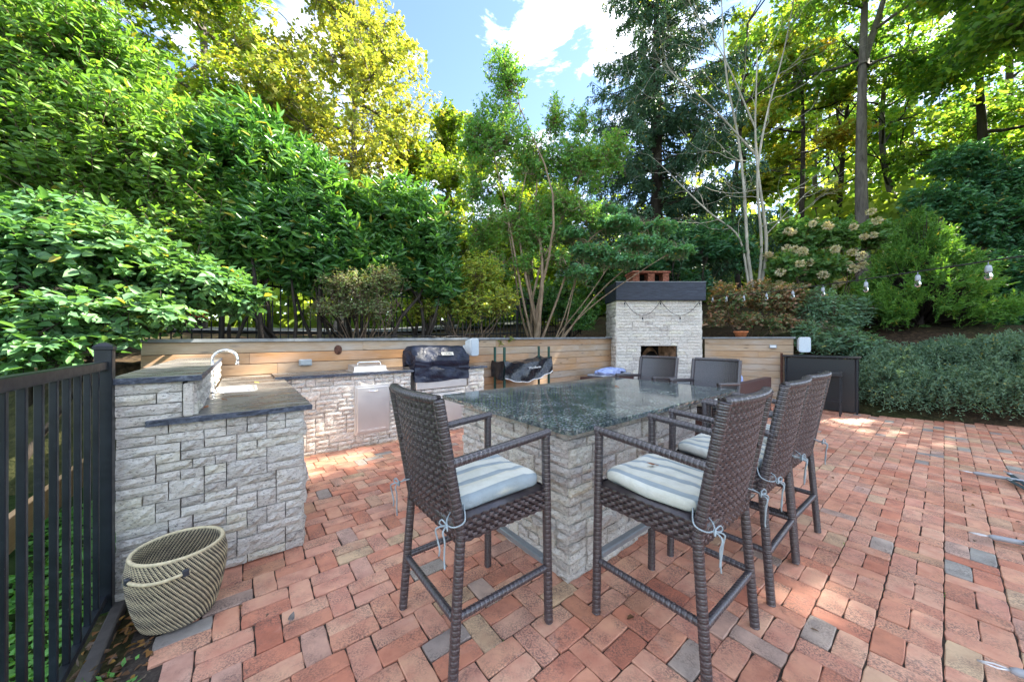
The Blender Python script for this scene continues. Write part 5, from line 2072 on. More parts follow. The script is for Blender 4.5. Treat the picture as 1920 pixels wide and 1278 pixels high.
def build_mid():
    r = np.random.default_rng(5)
    # crape myrtle with tan stems
    b = gbase(.56, 7.75)
    tops = [(985, 330), (955, 420), (930, 300), (1010, 260), (1060, 330), (1090, 370), (1035, 430), (990, 200), (1120, 260)]
    st = stemset(r, b, [px(u, v, 7.8 + r.normal(0, .35)) for u, v in tops], .038, .010, n=10, bend=.06, spread=.07)
    e = [ell(950, 140, 8, .55, .5, .8), ell(930, 250, 8, .8, .7, .9), ell(900, 350, 8.1, .6, .6, .7), ell(990, 300, 8, .8, .7, .8), ell(1060, 300, 8, .7, .6, .8), ell(1110, 300, 7.9, .6, .6, .7),
         ell(1150, 280, 8, .45, .5, .6), ell(1040, 220, 8.1, .35, .4, .6), ell(960, 410, 7.6, .75, .5, .6), ell(1010, 440, 7.6, .6, .5, .5), ell(905, 440, 8.2, .5, .5, .6), ell(1050, 380, 7.6, .6, .5, .5), ell(1100, 400, 7.6, .5, .5, .4), ell(935, 500, 7.6, .4, .4, .35), ell(985, 490, 7.4, .35, .3, .3), ell(1045, 480, 7.4, .4, .3, .28), ell(890, 260, 8.2, .5, .5, .6), ell(1090, 220, 8, .4, .4, .5)]
    plant('crape_myrtle', 'airy small tree with many tan stems rising from behind the wall cap', 'tree', b, st, e, 4300, 13, .30, .058, .034, M['l_crape'], M['b_tan'], 51,
          shell=.1, gap=.22, gfreq=1.9, up=.5, jitter=.5, twig_r=.0035, limb_r=.022)
    # dogwood with layered sprays towards the fireplace
    b = gbase(.88, 7.98)
    tops = [(1080, 520), (1150, 490), (1230, 460), (1100, 450), (1250, 480)]
    st = stemset(r, b, [px(u, v, 7.75) for u, v in tops], .024, .008, n=9, bend=.07, spread=.05)
    e = [ell(1060, 440, 7.8, .55, .5, .13), ell(1150, 420, 7.9, .65, .5, .14), ell(1110, 470, 7.7, .65, .45, .12), ell(1200, 455, 7.9, .6, .5, .14), ell(1265, 470, 7.9, .45, .4, .12),
         ell(1165, 488, 7.8, .65, .4, .12), ell(1090, 510, 7.6, .4, .35, .10), ell(1030, 430, 7.8, .35, .35, .12), ell(1230, 425, 8.1, .5, .4, .12), ell(1130, 395, 8.1, .5, .4, .12)]
    plant('dogwood_tree', 'blue green layered branches spreading over the brick chimney of the fireplace', 'tree', b, st, e, 1700, 11, .24, .075, .046, M['l_dog'], M['b_tan'], 52,
          shell=.05, gap=.0, gfreq=2.5, up=-.02, out=.7, jitter=.3, droop=.1, nup=1.5, kind='ovate', twig_r=.003, limb_r=.03)
    # laurel behind fireplace
    b = gbase(5.2, 10.4)
    e = [ell(1260, 460, 10.6, .9, .7, .8), ell(1330, 460, 10.5, .8, .7, .7), ell(1380, 480, 10.4, .6, .6, .6), ell(1200, 500, 10.3, .6, .6, .5), ell(1330, 520, 10.2, .8, .5, .5)]
    plant('cherry_laurel', 'dark bluish laurel rising directly behind the fireplace', 'shrub', b, [], e, 1100, 12, .30, .14, .045, M['l_dark'], M['b_dark'], 53, shell=.45, up=.5, kind='ovate')


build_mid()


def build_spruce():
    r = np.random.default_rng(77)
    b = gbase(6.0, 14.2)
    root = thing('spruce_tree', 'tall dark spruce with drooping branches against the sky', 'tree', b, 0)
    H = 19.0
    b0 = np.array(b)
    mb = MB(); mb.tube([(0, 0, -.1), (.03, 0, H * .5), (0, .02, H)], [.30, .17, .02], 9, cap=False)
    mb.build('trunk', M['b_dark'], root, True)
    P0s, P1s, R0, R1 = [], [], [], []
    LP, LD, LN, LL, LW = [], [], [], [], []
    z = 2.2
    while z < H - .3:
        f = 1 - z / H
        nb = 7
        for k in range(nb):
            az = r.uniform(0, 6.28)
            Lb = (.6 + 3.8 * f ** .75) * r.uniform(.75, 1.15)
            d = np.array([math.cos(az), math.sin(az), 0])
            n = 9
            t = np.linspace(0, 1, n)
            pts = d[None] * (t * Lb)[:, None]
            pts[:, 2] = z + r.uniform(-.15, .15) + Lb * (-.30 * t + .22 * t ** 3 * 1.2) + .05
            P0s.append(pts[:-1]); P1s.append(pts[1:])
            R0.append(np.linspace(.035, .012, n - 1)); R1.append(np.linspace(.032, .008, n - 1))
            # hanging sprays along the branch
            ns = int(Lb * 17)
            for s in range(ns):
                tt = r.uniform(.12, 1.0)
                p = np.array([np.interp(tt, t, pts[:, i]) for i in range(3)])
                side = np.array([-d[1], d[0], 0]) * r.uniform(-1, 1)
                hd = unit((side * .55 + d * .35 + np.array([0, 0, -1.0]) * r.uniform(.5, 1.3))[None])[0]
                hl = r.uniform(.18, .55) * (.55 + .6 * f)
                m = int(hl / .035)
                q = p[None] + hd[None] * np.linspace(.02, hl, m)[:, None] + r.normal(0, .008, (m, 3))
                LP.append(q)
                LD.append(hd[None] * .9 + r.normal(0, .55, (m, 3)))
                LN.append(r.normal(0, 1, (m, 3)))
                LL.append(r.uniform(.10, .19, m)); LW.append(np.full(m, .05))
        z += .34
    V, F = prisms(np.concatenate(P0s), np.concatenate(P1s), np.concatenate(R0), np.concatenate(R1), 4)
    link('branches', np_mesh('branches', V, F, M['b_dark'], True), root)
    V, F = leaf_geo(np.concatenate(LP), np.concatenate(LD), np.concatenate(LN), np.concatenate(LL), np.concatenate(LW), 'rhomb')
    link('crown', np_mesh('crown', V, F, M['l_spruce']), root)
    return len(V) // 4


n_sp = build_spruce()


def branchy(r, base, d, L, rad, depth, mb, off, curve=.16, split=(2, 3), taper=.62, lenk=(.55, .8), spread=.55, upk=.12, tips=None):
    """recursive bare branching"""
    p = np.array(base, float)
    d = np.array(d, float) / np.linalg.norm(d)
    n = 5
    pts = [p.copy()]
    for i in range(n):
        d = d + r.normal(0, curve / 2, 3) + np.array([0, 0, upk * .3])
        d /= np.linalg.norm(d)
        p = p + d * L / n
        pts.append(p.copy())
    r1 = rad * taper
    mb.tube(np.array(pts) - off, list(np.linspace(rad, r1, n + 1)), 7 if rad > .03 else 4, cap=False)
    if depth == 0:
        if tips is not None:
            tips.append(p)
        return
    k = int(r.integers(split[0], split[1] + 1))
    for i in range(k):
        q = unit(r.normal(0, 1, (1, 3)))[0]
        q = q - d * q.dot(d)
        dd = d * 1.0 + q * spread * r.uniform(.6, 1.3)
        s = pts[-1] if i < 2 else pts[int(r.integers(2, n))]
        branchy(r, s, dd, L * r.uniform(*lenk), r1 * (.95 if i == 0 else .7), depth - 1, mb, off, curve, split, taper, lenk, spread, upk, tips)


def build_bare_tree():
    r = np.random.default_rng(15)
    x, y, _ = px(1425, 520, 10)
    b = gbase(x, y)
    root = thing('bare_tree', 'pale leafless small tree with slender curved stems in front of the spruce', 'tree', b, 0)
    off = np.array(b)
    stems = [[(1425, 545), (1440, 470), (1432, 400), (1420, 320), (1415, 240), (1418, 170), (1420, 90)],
             [(1422, 545), (1430, 450), (1415, 330), (1440, 200), (1470, 100), (1490, -10)],
             [(1412, 545), (1400, 470), (1398, 380), (1385, 250), (1360, 150), (1355, 30), (1350, -30)],
             [(1405, 545), (1390, 440), (1330, 400), (1270, 340), (1240, 310)],
             [(1425, 300), (1350, 215), (1300, 170), (1250, 130), (1235, 60)],
             [(1418, 245), (1360, 110), (1300, 20), (1280, -20)]]
    mb = MB()
    tips = []
    for i, s in enumerate(stems):
        Y0 = 10 + (0 if i < 3 else -.5 * (i - 2) * .5)
        P = np.array([px(u, v, 10 + (k / max(1, len(s) - 1)) * r.uniform(-.6, .8)) for k, (u, v) in enumerate(s)])
        t = np.linspace(0, 1, len(s)); tt = np.linspace(0, 1, 22)
        Q = np.stack([np.interp(tt, t, P[:, k]) for k in range(3)], 1)
        for _ in range(3):
            Q[1:-1] = (Q[:-2] + 2 * Q[1:-1] + Q[2:]) / 4
        r0 = (.052, .045, .050, .034, .026, .024)[i]
        mb.tube(Q - off, list(np.linspace(r0, r0 * .25, 22)), 8, cap=False)
        for k in range(5, 22, 2):
            d = Q[k] - Q[k - 1]
            d = d / np.linalg.norm(d)
            q = unit(r.normal(0, 1, (1, 3)))[0] * np.array([1, .5, .7])
            branchy(r, Q[k], d * .5 + q * .9, r.uniform(.7, 1.5), r0 * .35 * (1 - k / 40), 2, mb, off, .3, (2, 3), .6, (.5, .8), .6, .05, tips)
    mb.build('trunk', M['b_pale'], root, True)
    tips = np.array(tips)
    sel = tips[r.random(len(tips)) < .16]
    O = unit(r.normal(0, 1, (len(sel), 3)))
    V, F, _, _ = foliage(r, sel, O, 6, .14, .07, .04, M and .2, 1, .5, .3, kind='rhomb')
    link('crown', np_mesh('crown', V - off, F, M['l_ygreen']), root)


build_bare_tree()


def big_tree(name, label, x, y, H, spreadx, crown0, leaf, bark, seed, n=1700, lpt=16, L=.12, W=.075, group=None, trad=.2, lean=(0, 0), nell=11, gap=.08, twig=.6, fork=None, squash=.55, up=.25, shell=.25, cw=1.0):
    """full size deciduous tree; crown ellipsoids spread between crown0*H and H"""
    r = np.random.default_rng(seed)
    b = gbase(x, y)
    top = np.array([x + lean[0], y + lean[1], b[2] + H])
    tp = curve_pts(np.array(b) - [0, 0, .2], np.array([x + lean[0] * .75, y + lean[1] * .75, b[2] + H * .86]), 14, .012, r)
    st = [(tp, trad, trad * .25)]
    if fork:
        i = int(fork * 14)
        st.append((curve_pts(tp[i], top + np.array([spreadx * .35, 0, -1.5]), 10, .04, r), trad * .6, trad * .2))
    e = []
    for k in range(nell):
        f = (k + .5) / nell
        z = b[2] + H * (crown0 + (1 - crown0) * f)
        prof = math.sin(min(1, .18 + f * .95) * math.pi) ** .6
        a = k * 2.399 + r.uniform(-.4, .4)
        rr = spreadx * prof * r.uniform(.35, .8)
        cx, cy = x + lean[0] * f + math.cos(a) * rr, y + lean[1] * f + math.sin(a) * rr
        s = spreadx * r.uniform(.38, .58) * (.6 + .4 * prof) * cw
        e.append(((cx, cy, z), (s, s, s * squash)))
    return plant(name, label, 'tree', b, st, e, n, lpt, twig, L, W, leaf, bark, seed + 1000, group, shell=shell, gap=gap, gfreq=.9, up=up, jitter=.5, twig_r=.007, link_frac=.25, limb_r=.055)


def build_trees():
    g = 'trees beyond the garden fence'
    big_tree('yellow_tree', 'broad tree with bright yellow leaves beyond the laurels', -6.8, 13.4, 15.5, 4.6, .22, M['l_yellow'], M['b_grey'], 201, 3200, 16, .135, .09, g, .22, (.8, 0), 22, .16, cw=1.0, shell=.15)
    big_tree('yellow_tree', 'yellow green tree with bare dark limbs behind the tall hedge', -11.6, 12.6, 17, 4.6, .25, M['l_ygreen'], M['b_grey'], 202, 3600, 16, .15, .09, g, .24, (0, 0), 20, .15, shell=.15)
    big_tree('green_tree', 'pale green tree in the distance under the open sky', -3.0, 16.5, 10.5, 3.6, .05, M['l_ygreen'], M['b_grey'], 203, 3000, 16, .15, .10, g, .16, (0, 0), 18, shell=.15)
    big_tree('green_tree', 'loose green tree partly hidden behind the tan stemmed tree', .9, 18.0, 9.0, 3.6, .03, M['l_ygreen'], M['b_grey'], 204, 2800, 15, .16, .10, g, .16, (0, 0), 18, shell=.15)
    big_tree('green_tree', 'tall green tree over the far left hedge top', -14.5, 9.0, 14, 3.6, .2, M['l_wood'], M['b_grey'], 205, 1800, 15, .14, .09, g, .25, (0, 0), 12)
    g = 'woodland trees on the slope at the right'
    x, y, _ = px(1622, 400, 14)
    big_tree('forked_tree', 'tall woodland tree with a straight grey trunk forking high above the hydrangea', x, y, 18, 4.0, .52, M['l_wood'], M['b_grey'], 211, 1500, 15, .16, .11, g, .25, (.2, 0), 13, .1, fork=.62)
    x, y, _ = px(1500, 400, 17)
    big_tree('orange_tree', 'slim woodland tree with orange tinted leaves behind the bare pale stems', x, y, 15, 3.0, .32, M['l_orange'], M['b_dark'], 212, 1500, 15, .15, .10, g, .15, (0, 0), 12, .1)
    x, y, _ = px(1390, 400, 20)
    big_tree('green_tree', 'yellow green woodland tree between the spruce and the orange tinted tree', x, y, 17, 3.6, .18, M['l_ygreen'], M['b_dark'], 213, 1400, 15, .18, .12, g, .2, (0, 0), 13)
    x, y, _ = px(1700, 400, 19)
    big_tree('green_tree', 'sunlit woodland tree just beyond the forked grey trunk', x, y, 17, 4.0, .16, M['l_wood'], M['b_grey'], 214, 1400, 15, .18, .12, g, .22, (0, 0), 13)
    x, y, _ = px(1840, 300, 13.5)
    big_tree('green_tree', 'tall leafy tree at the top corner over the dark bushes', x, y, 15, 3.6, .30, M['l_wood'], M['b_dark'], 215, 1700, 15, .15, .10, g, .2, (-.6, -.3), 14, .08)
    x, y, _ = px(1560, 400, 25)
    big_tree('green_tree', 'distant yellow green tree seen between the woodland trunks', x, y, 17, 4.4, .10, M['l_ygreen'], M['b_dark'], 216, 1300, 14, .22, .15, g, .2, (0, 0), 13)
    # beyond the frame on the sunny side: they shade the patio
    for i, (x, y, h, s) in enumerate(((15.0, 8.6, 15, 3.4), (17.5, 8.8, 18, 4.0), (16.0, 3.2, 15.5, 3.6), (21.0, 6.0, 19, 4.2), (18.0, 5.6, 16, 3.8))):
        big_tree('green_tree', ('leafy tree at the frame edge above the dark bushes', 'large shade tree outside the frame beyond the planting bed', 'shade tree outside the frame level with the front of the planting bed',
                                'tallest shade tree far outside the frame', 'shade tree beyond the planting bed to the side of the camera')[i], x, y, h, s, .46, M['l_wood'], M['b_grey'], 220 + i, 1900, 13, .17, .12, g, .2, (0, 0), 14, .2, cw=1.0)


build_trees()


def build_right():
    r = np.random.default_rng(61)
    # hydrangea with cream panicles
    x, y, _ = px(1560, 500, 10)
    b = gbase(x, y)
    e = [ell(1500, 440, 10, .7, .6, .55), ell(1570, 440, 10.2, .8, .6, .6), ell(1640, 440, 10.3, .7, .6, .5), ell(1540, 500, 9.8, .9, .6, .5), ell(1620, 500, 9.9, .7, .5, .5), ell(1470, 500, 9.7, .5, .5, .5)]
    root = plant('hydrangea', 'tall hydrangea shrub carrying faded cream flower heads', 'shrub', b, [], e, 1300, 10, .30, .11, .065, M['l_hyd'], M['b_twig'], 71, shell=.3, gap=.1, up=.3, kind='ovate')
    P, O = sample_crown(r, [(c[0], (c[1][0] * 1.05, c[1][1] * 1.05, c[1][2] * 1.1)) for c in e], 70, .95)
    P = P[P[:, 1] < 10.4]
    nb = 0
    for p in P[:48]:
        k = 90
        d = unit(r.normal(0, 1, (k, 3)))
        s = r.uniform(.08, .13)
        q = d * s * np.array([.9, .9, .8]) * r.uniform(.5, 1, (k, 1))
        V, F = leaf_geo(q, d + r.normal(0, .4, (k, 3)), r.normal(0, 1, (k, 3)), np.full(k, .055), np.full(k, .05), 'rhomb')
        o = link('flower_head', np_mesh('flower_head', V, F, M['l_flower']), root); o['kind'] = 'stuff'
        o.location = Vector(p) - Vector(b)
    # reddish shrub
    x, y, _ = px(1400, 600, 8.7)
    b = gbase(x, y)
    e = [ell(1365, 560, 8.6, .5, .4, .45), ell(1430, 555, 8.7, .6, .5, .45), ell(1480, 560, 8.6, .5, .4, .45), ell(1400, 600, 8.5, .6, .4, .25), ell(1345, 590, 8.6, .3, .3, .4), ell(1460, 605, 8.3, .5, .3, .2)]
    plant('red_leaf_shrub', 'bushy shrub with rust red dried flower heads beside the fireplace', 'shrub', b, [], e, 1500, 11, .22, .065, .042, M['l_red'], M['b_twig'], 72, shell=.35, gap=.05, gfreq=2.4, up=.35)
    # grey green shrub behind bar
    x, y, _ = px(1570, 640, 8.3)
    b = gbase(x, y)
    e = [ell(1540, 570, 8.2, .55, .45, .5), ell(1600, 580, 8.2, .55, .45, .5), ell(1570, 630, 7.9, .7, .4, .4), ell(1620, 640, 7.6, .45, .4, .3), ell(1520, 620, 8.0, .4, .4, .4)]
    plant('butterfly_bush', 'grey green narrow leaved shrub arching behind the black bar', 'shrub', b, [], e, 1500, 11, .30, .095, .024, M['l_grey'], M['b_twig'], 73, shell=.3, gap=.05, gfreq=2.2, up=.25, droop=.35)
    # bright conifer: cone of feathery sprays
    x, y, _ = px(1725, 690, 8.1)
    b = gbase(x, y)
    root = thing('golden_conifer', 'bright green feathery conifer in the middle of the planting bed', 'tree', b, 0)
    H, RB = 2.45, 1.42
    mb = MB(); mb.tube([(0, 0, -.1), (0, 0, H * .9)], [.07, .01], 7, cap=False); mb.build('trunk', M['b_dark'], root, True)
    nc, per = 230, 12
    zc = r.random(nc) ** 1.25
    ac = r.uniform(0, 6.28, nc)
    rc = RB * (1 - zc) ** 1.0 * r.uniform(.72, 1.05, nc)
    C = np.stack([np.cos(ac) * rc, np.sin(ac) * rc, .15 + zc * H], 1)
    OC = unit(np.stack([np.cos(ac), np.sin(ac), .45 + .9 * zc], 1))
    n = nc * per
    T = unit(np.repeat(OC, per, 0) + r.normal(0, .42, (n, 3)))
    P = np.repeat(C, per, 0) + T * r.uniform(.02, .30, (n, 1)) * np.repeat((1.1 - .6 * zc)[:, None], per, 0) + r.normal(0, .05, (n, 3))
    m = 34
    tt = np.linspace(0, 1, m)
    sp = .42 * r.uniform(.6, 1.2, n)
    base = P - T * sp[:, None]
    q = base[:, None, :] + T[:, None, :] * (tt[None] * sp[:, None])[:, :, None]
    q[:, :, 2] += (tt[None] ** 2) * .06
    TT = np.repeat(T[:, None], m, 1).reshape(-1, 3)
    q = q.reshape(-1, 3)
    k = len(q)
    ll = r.uniform(.05, .11, k)
    V, F = leaf_geo(q, TT * .9 + r.normal(0, .5, (k, 3)), r.normal(0, 1, (k, 3)), ll, np.full(k, .018), 'rhomb')
    link('crown', np_mesh('crown', V, F, M['l_conifer']), root)
    V, F = prisms(base * .4, base, .012, .005)
    link('branches', np_mesh('branches', V, F, M['b_dark']), root)
    # dark bushes at the right edge
    g = 'dark bushes at the right edge'
    for i, (es, lab, bx) in enumerate(((
            [ell(1760, 380, 9.8, 1.0, .8, .7), ell(1840, 420, 9.5, 1.0, .8, .8), ell(1880, 340, 9.8, 1.0, .8, .8), ell(1800, 300, 10.2, .9, .8, .6), ell(1930, 420, 9.2, .9, .8, 1.0), ell(1720, 440, 10, .6, .6, .5)],
            'tall dark green bush with spreading sprays behind the bright conifer', (1850, 10.0)),
            ([ell(1880, 540, 7.9, .7, .6, .6), ell(1930, 520, 7.6, .7, .6, .7), ell(1900, 610, 7.3, .6, .5, .4), ell(1850, 500, 8.6, .6, .5, .5)],
             'lower dark bush beside the bright conifer at the frame edge', (1900, 7.9)))):
        x, y, _ = px(bx[0], 600, bx[1])
        b = gbase(x, y)
        plant('dark_bush', lab, 'shrub', b, [], es, 2000 if i == 0 else 1000, 12, .34, .095, .055, M['l_dark'], M['b_dark'], 74 + i, g, shell=.3, gap=.05, gfreq=1.6, up=.12, droop=.15, nup=1.1, kind='ovate')
    # ferny undergrowth filling the slope
    x, y, _ = px(1800, 640, 9)
    b = gbase(x, y)
    es = [ell(1690, 625, 8.3, .8, .6, .45), ell(1790, 630, 7.9, .9, .5, .45), ell(1870, 630, 7.6, .9, .6, .5), ell(1950, 620, 7.3, .9, .6, .55), ell(1650, 600, 9.0, .7, .6, .5), ell(1880, 570, 8.6, .9, .7, .6)]
    plant('slope_undergrowth', 'loose mid green undergrowth on the slope between conifer and junipers', 'shrub', b, [], es, 1500, 11, .26, .075, .04, M['l_hyd'], M['b_twig'], 79, shell=.1, gap=.05, gfreq=2.0, up=.3)
    # low junipers along the bed edge
    g = 'low arching junipers along the bed edge'
    labs = ['low grey green juniper spilling onto the bricks next to the black bar', 'widest of the low grey green junipers, midway along the bed edge', 'low arching juniper at the edge of the frame below the dark bush', 'small juniper beyond the frame edge along the bricks', 'middle row juniper closest to the black bar', 'middle row juniper below the bright conifer', 'middle row juniper by the frame edge']
    for i, (u, v, Y, sx, sy, sz) in enumerate(((1672, 735, 6.75, .75, .6, .62), (1775, 740, 6.3, .95, .65, .58), (1890, 745, 5.95, 1.0, .65, .62), (2030, 745, 5.5, 1.0, .7, .8), (1715, 700, 7.0, .9, .6, .42), (1825, 705, 6.6, .9, .6, .42), (1940, 705, 6.2, .9, .6, .42))):
        c = px(u, v, Y)
        b = gbase(c[0], c[1])
        root = thing('juniper', labs[i], 'shrub', b, 0, g)
        n = 620
        az = r.uniform(0, 6.28, n)
        el = r.uniform(.02, 1.35, n)
        dirs = np.stack([np.cos(az) * np.cos(el) * sx, np.sin(az) * np.cos(el) * sy, np.sin(el) * sz], 1) * 1.25
        m = 44
        tt = np.linspace(.25, 1, m)
        sc = r.uniform(.5, 1.25, n)
        q = dirs[:, None, :] * (tt[None] * sc[:, None])[:, :, None]
        q[:, :, 2] += .10 + .28 * np.sin(tt[None] * 2.4) * np.cos(el)[:, None] - .34 * (tt[None] ** 3) * np.cos(el)[:, None]
        TT = unit((dirs / np.linalg.norm(dirs, axis=1, keepdims=True)))
        TT = np.repeat(TT[:, None], m, 1).reshape(-1, 3)
        q = q.reshape(-1, 3) + r.normal(0, .006, (n * m, 3))
        q[:, 2] = np.maximum(q[:, 2], .01)
        k = len(q)
        V, F = leaf_geo(q, TT * .6 + r.normal(0, .6, (k, 3)), r.normal(0, 1, (k, 3)) + [0, 0, .5], r.uniform(.035, .07, k), np.full(k, .015), 'rhomb')
        link('crown', np_mesh('crown', V, F, M['l_juniper']), root)
        mid = dirs * .5 * sc[:, None]; mid[:, 2] += .30 * np.cos(el) + .05
        V, F = prisms(np.zeros((n, 3)), mid, .006, .004)
        link('branches', np_mesh('branches', V, F, M['b_twig']), root)


build_right()


def build_far():
    r = np.random.default_rng(99)
    n = 26000
    az = r.uniform(R(-64), R(66), n)
    D = r.uniform(26, 46, n)
    deg = np.degrees(az)
    top = np.interp(deg, [-64, -40, -20, -12, 0, 10, 16, 30, 66], [13, 14, 13, 9, 8, 8, 9, 10, 10])
    lump = 1 + .16 * np.sin(deg * .55 + D * .4) + .1 * np.sin(deg * 1.3)
    z = r.random(n) ** .85 * top * lump
    x, y = np.sin(az) * D, np.cos(az) * D
    gz = np.array([2.0 + max(0, math.sin(a)) * 3.5 for a in az])
    P = np.stack([x, y, z + gz - .6], 1)
    nz = Noise3(r, .35)
    P = P[nz(P) > -.55]
    nu = 20000
    azu = r.uniform(R(-62), R(64), nu); Du = r.uniform(22, 27, nu)
    PU = np.stack([np.sin(azu) * Du, np.cos(azu) * Du, r.uniform(.1, 6.5, nu) + 1.6], 1)
    P = np.concatenate([P, PU])
    k = len(P)
    V, F = leaf_geo(P, r.normal(0, 1, (k, 3)) + [0, 0, -.2], r.normal(0, .6, (k, 3)) + [0, -.3, .6], r.uniform(.4, .85, k), r.uniform(.3, .6, k), 'rhomb')
    root = link('woods', np_mesh('woods', V, F, M['l_far']))
    tag(root, 'mass of distant woodland foliage behind everything', 'woods', kind='stuff')
    # trunks standing in the wood on the right
    g = 'bare lower trunks in the woodland'
    labs = ['thin dark trunk close to the spruce', 'slim trunk behind the orange tinted tree', 'pair of leaning trunks left of the forked tree', 'leaning dark trunk behind the tall dark bush', 'grey trunk deep in the wood near the frame corner', 'thin trunk just left of the forked tree']
    for i, (u, Y, h, rd, ln) in enumerate(((1395, 15.5, 13, .13, .3), (1540, 20, 14, .16, -.2), (1570, 17, 12, .14, .8), (1715, 15.5, 10, .17, -1.4), (1880, 18, 15, .22, .4), (1590, 22, 15, .2, .2))):
        x, y, _ = px(u, 500, Y)
        b = gbase(x, y)
        t = thing('woodland_trunk', labs[i], 'tree', b, 0, g)
        m = MB()
        pts = curve_pts((0, 0, -.2), (ln, 0, h), 12, .02, r)
        m.tube(pts, list(np.linspace(rd, rd * .4, 12)), 8, cap=False)
        m.build('trunk', M['b_dark'] if i % 2 == 0 else M['b_grey'], t, True)
        mb = MB(); tips = []
        for k in range(5, 12):
            for _ in range(2):
                q = unit(r.normal(0, 1, (1, 3)))[0]; q[2] = abs(q[2]) * .5
                branchy(r, pts[k], q, r.uniform(1.0, 2.0), rd * .3, 2, mb, np.zeros(3), .25, (2, 3), .6, (.5, .8), .6, .1, tips)
        mb.build('branches', M['b_dark'], t, True)
        tips = np.array(tips)
        V, F, _, _ = foliage(r, tips, unit(r.normal(0, 1, (len(tips), 3))), 12, .5, .16, .11, .2, 1, .5, .1)
        link('crown', np_mesh('crown', V, F, M['l_wood']), t)


build_far()


# ------------------------------------------------------------------ ground cover, fallen leaves, timber, car
def build_small():
    r = np.random.default_rng(4)
    n = 14000
    a = r.uniform(-2.6, -.62, n); b = r.uniform(.2, 4.6, n)
    P = np.stack([a * E2[0] + b * E1[0], a * E2[1] + b * E1[1], r.uniform(-.085, .0, n)], 1)
    keep = Noise3(r, 2.2)(P) > -.75
    P = P[keep]
    k = len(P)
    V, F = leaf_geo(P, r.normal(0, 1, (k, 3)) * [1, 1, .4] + [0, 0, .25], r.normal(0, .35, (k, 3)) + [0, 0, 1], r.uniform(.03, .06, k), r.uniform(.02, .04, k), 'ovate')
    tag(link('ground_cover', np_mesh('ground_cover', V, F, M['l_cover'])), 'bright green ground cover behind the black railing', 'ground cover', kind='stuff')
    # timber edging board
    t = thing('timber_board', 'orange timber edging board on its side behind the black railing', 'board', G(-1.24, 3.5, -.05), TH + R(90))
    m = MB(); m.box((0, 0, .14), (3.8, .045, .24), bev=.004); m.build('plank', M['timber'], t)
    m = MB(); m.box((0, .045, .06), (.05, .04, .3)); m.build('stake', M['timber'], t)
    # soil strip between railing and bricks
    s = MB(); 
    def sp(u, v):
        x, y, _ = G(-.60 + .34 * u, -1.0 + 3.72 * v)
        return (x, y, -.035 + .012 * math.sin(v * 40 + u * 9) * math.sin(u * 7))
    s.grid(sp, 8, 60)
    tag(s.build('soil_strip', M['soil'], None, True), kind='structure')
    n = 520
    a = r.uniform(-.57, -.30, n); b = r.uniform(.6, 2.6, n)
    P = np.stack([a * E2[0] + b * E1[0], a * E2[1] + b * E1[1], r.uniform(-.03, .012, n)], 1)
    V, F = leaf_geo(P, r.normal(0, 1, (n, 3)) * [1, 1, .25], r.normal(0, .4, (n, 3)) + [0, 0, 1], r.uniform(.015, .055, n), r.uniform(.01, .03, n), 'ovate')
    tag(link('leaves', np_mesh('leaves', V, F, M['l_fall'])), 'brown leaf litter along the foot of the railing', 'leaves', kind='stuff')
    n = 260
    a = r.uniform(-.56, -.34, n); b = r.uniform(.8, 2.2, n)
    P = np.stack([a * E2[0] + b * E1[0], a * E2[1] + b * E1[1], r.uniform(-.02, .0, n)], 1)
    V, F = leaf_geo(P, r.normal(0, 1, (n, 3)) * [.7, .7, .3] + [0, 0, .7], r.normal(0, .5, (n, 3)) + [0, 0, 1], r.uniform(.02, .045, n), r.uniform(.01, .02, n), 'rhomb')
    tag(link('weeds', np_mesh('weeds', V, F, M['l_cover'])), 'small green weeds in the soil strip beside the bricks', 'weeds', kind='stuff')

    def star_leaf(name, label, loc, s, rz, mat, tilt=(0, 0)):
        m = MB()
        n = 11
        pr = [.25, 1, .45, .95, .42, 1.05, .42, .95, .45, 1, .25] if name == 'maple_leaf' else [.30, .42, .50, .56, .72, 1.1, .72, .56, .50, .42, .30]
        pts = [(0, 0, .006)]
        for i in range(n):
            an = R(-140 + 280 * i / (n - 1)) + R(90)
            k = pr[i] * s
            pts.append((math.cos(an) * k, math.sin(an) * k, .004 + .02 * s / .06 * (k / s) ** 2 * .5 * abs(math.sin(i * 1.7))))
        m.add(pts, [(0, i, i + 1) for i in range(1, n)])
        m.tube([(0, -s * .9, .002), (0, 0, .006)], .0016, 4)
        o = m.build(name, mat)
        o.location = loc
        o.rotation_euler = (tilt[0], tilt[1], rz)
        tag(o, label, 'leaf')
    lb = mat_plain('maple_brown', (.27, .12, .055), .7, 0, .2, .3, 40)
    ly = mat_plain('maple_yellow', (.42, .40, .06), .7, 0, .2, .2, 40)
    lg = mat_plain('dry_grey_leaf', (.15, .135, .125), .8, 0, .2, .3, 40)
    star_leaf('maple_leaf', 'large reddish brown maple leaf in the soil beside the railing', G(-.43, 1.52, .0), .085, .5, lb, (.2, .1))
    star_leaf('maple_leaf', 'yellow green maple leaf beside the reddish maple leaf', G(-.36, 1.42, .005), .055, 2.2, ly)
    star_leaf('maple_leaf', 'grey curled leaf at the edge of the bricks below the basket', G(-.36, 1.72, .01), .06, 1.1, lg, (.3, .2))
    star_leaf('dry_leaf', 'curled grey leaf lying on the bricks in front of the sink counter', G(.19, 2.02, .008), .028, .3, lg, (.6, .3))
    star_leaf('dry_leaf', 'orange brown leaf lying on the polished island top', G(3.02, 2.08, .917), .035, .3, lb, (.1, 0))
    star_leaf('dry_leaf', 'brown leaf on the sink counter closest to the raised ledge', G(-.19, 2.95, .962), .035, .3, lb, (.1, 0))
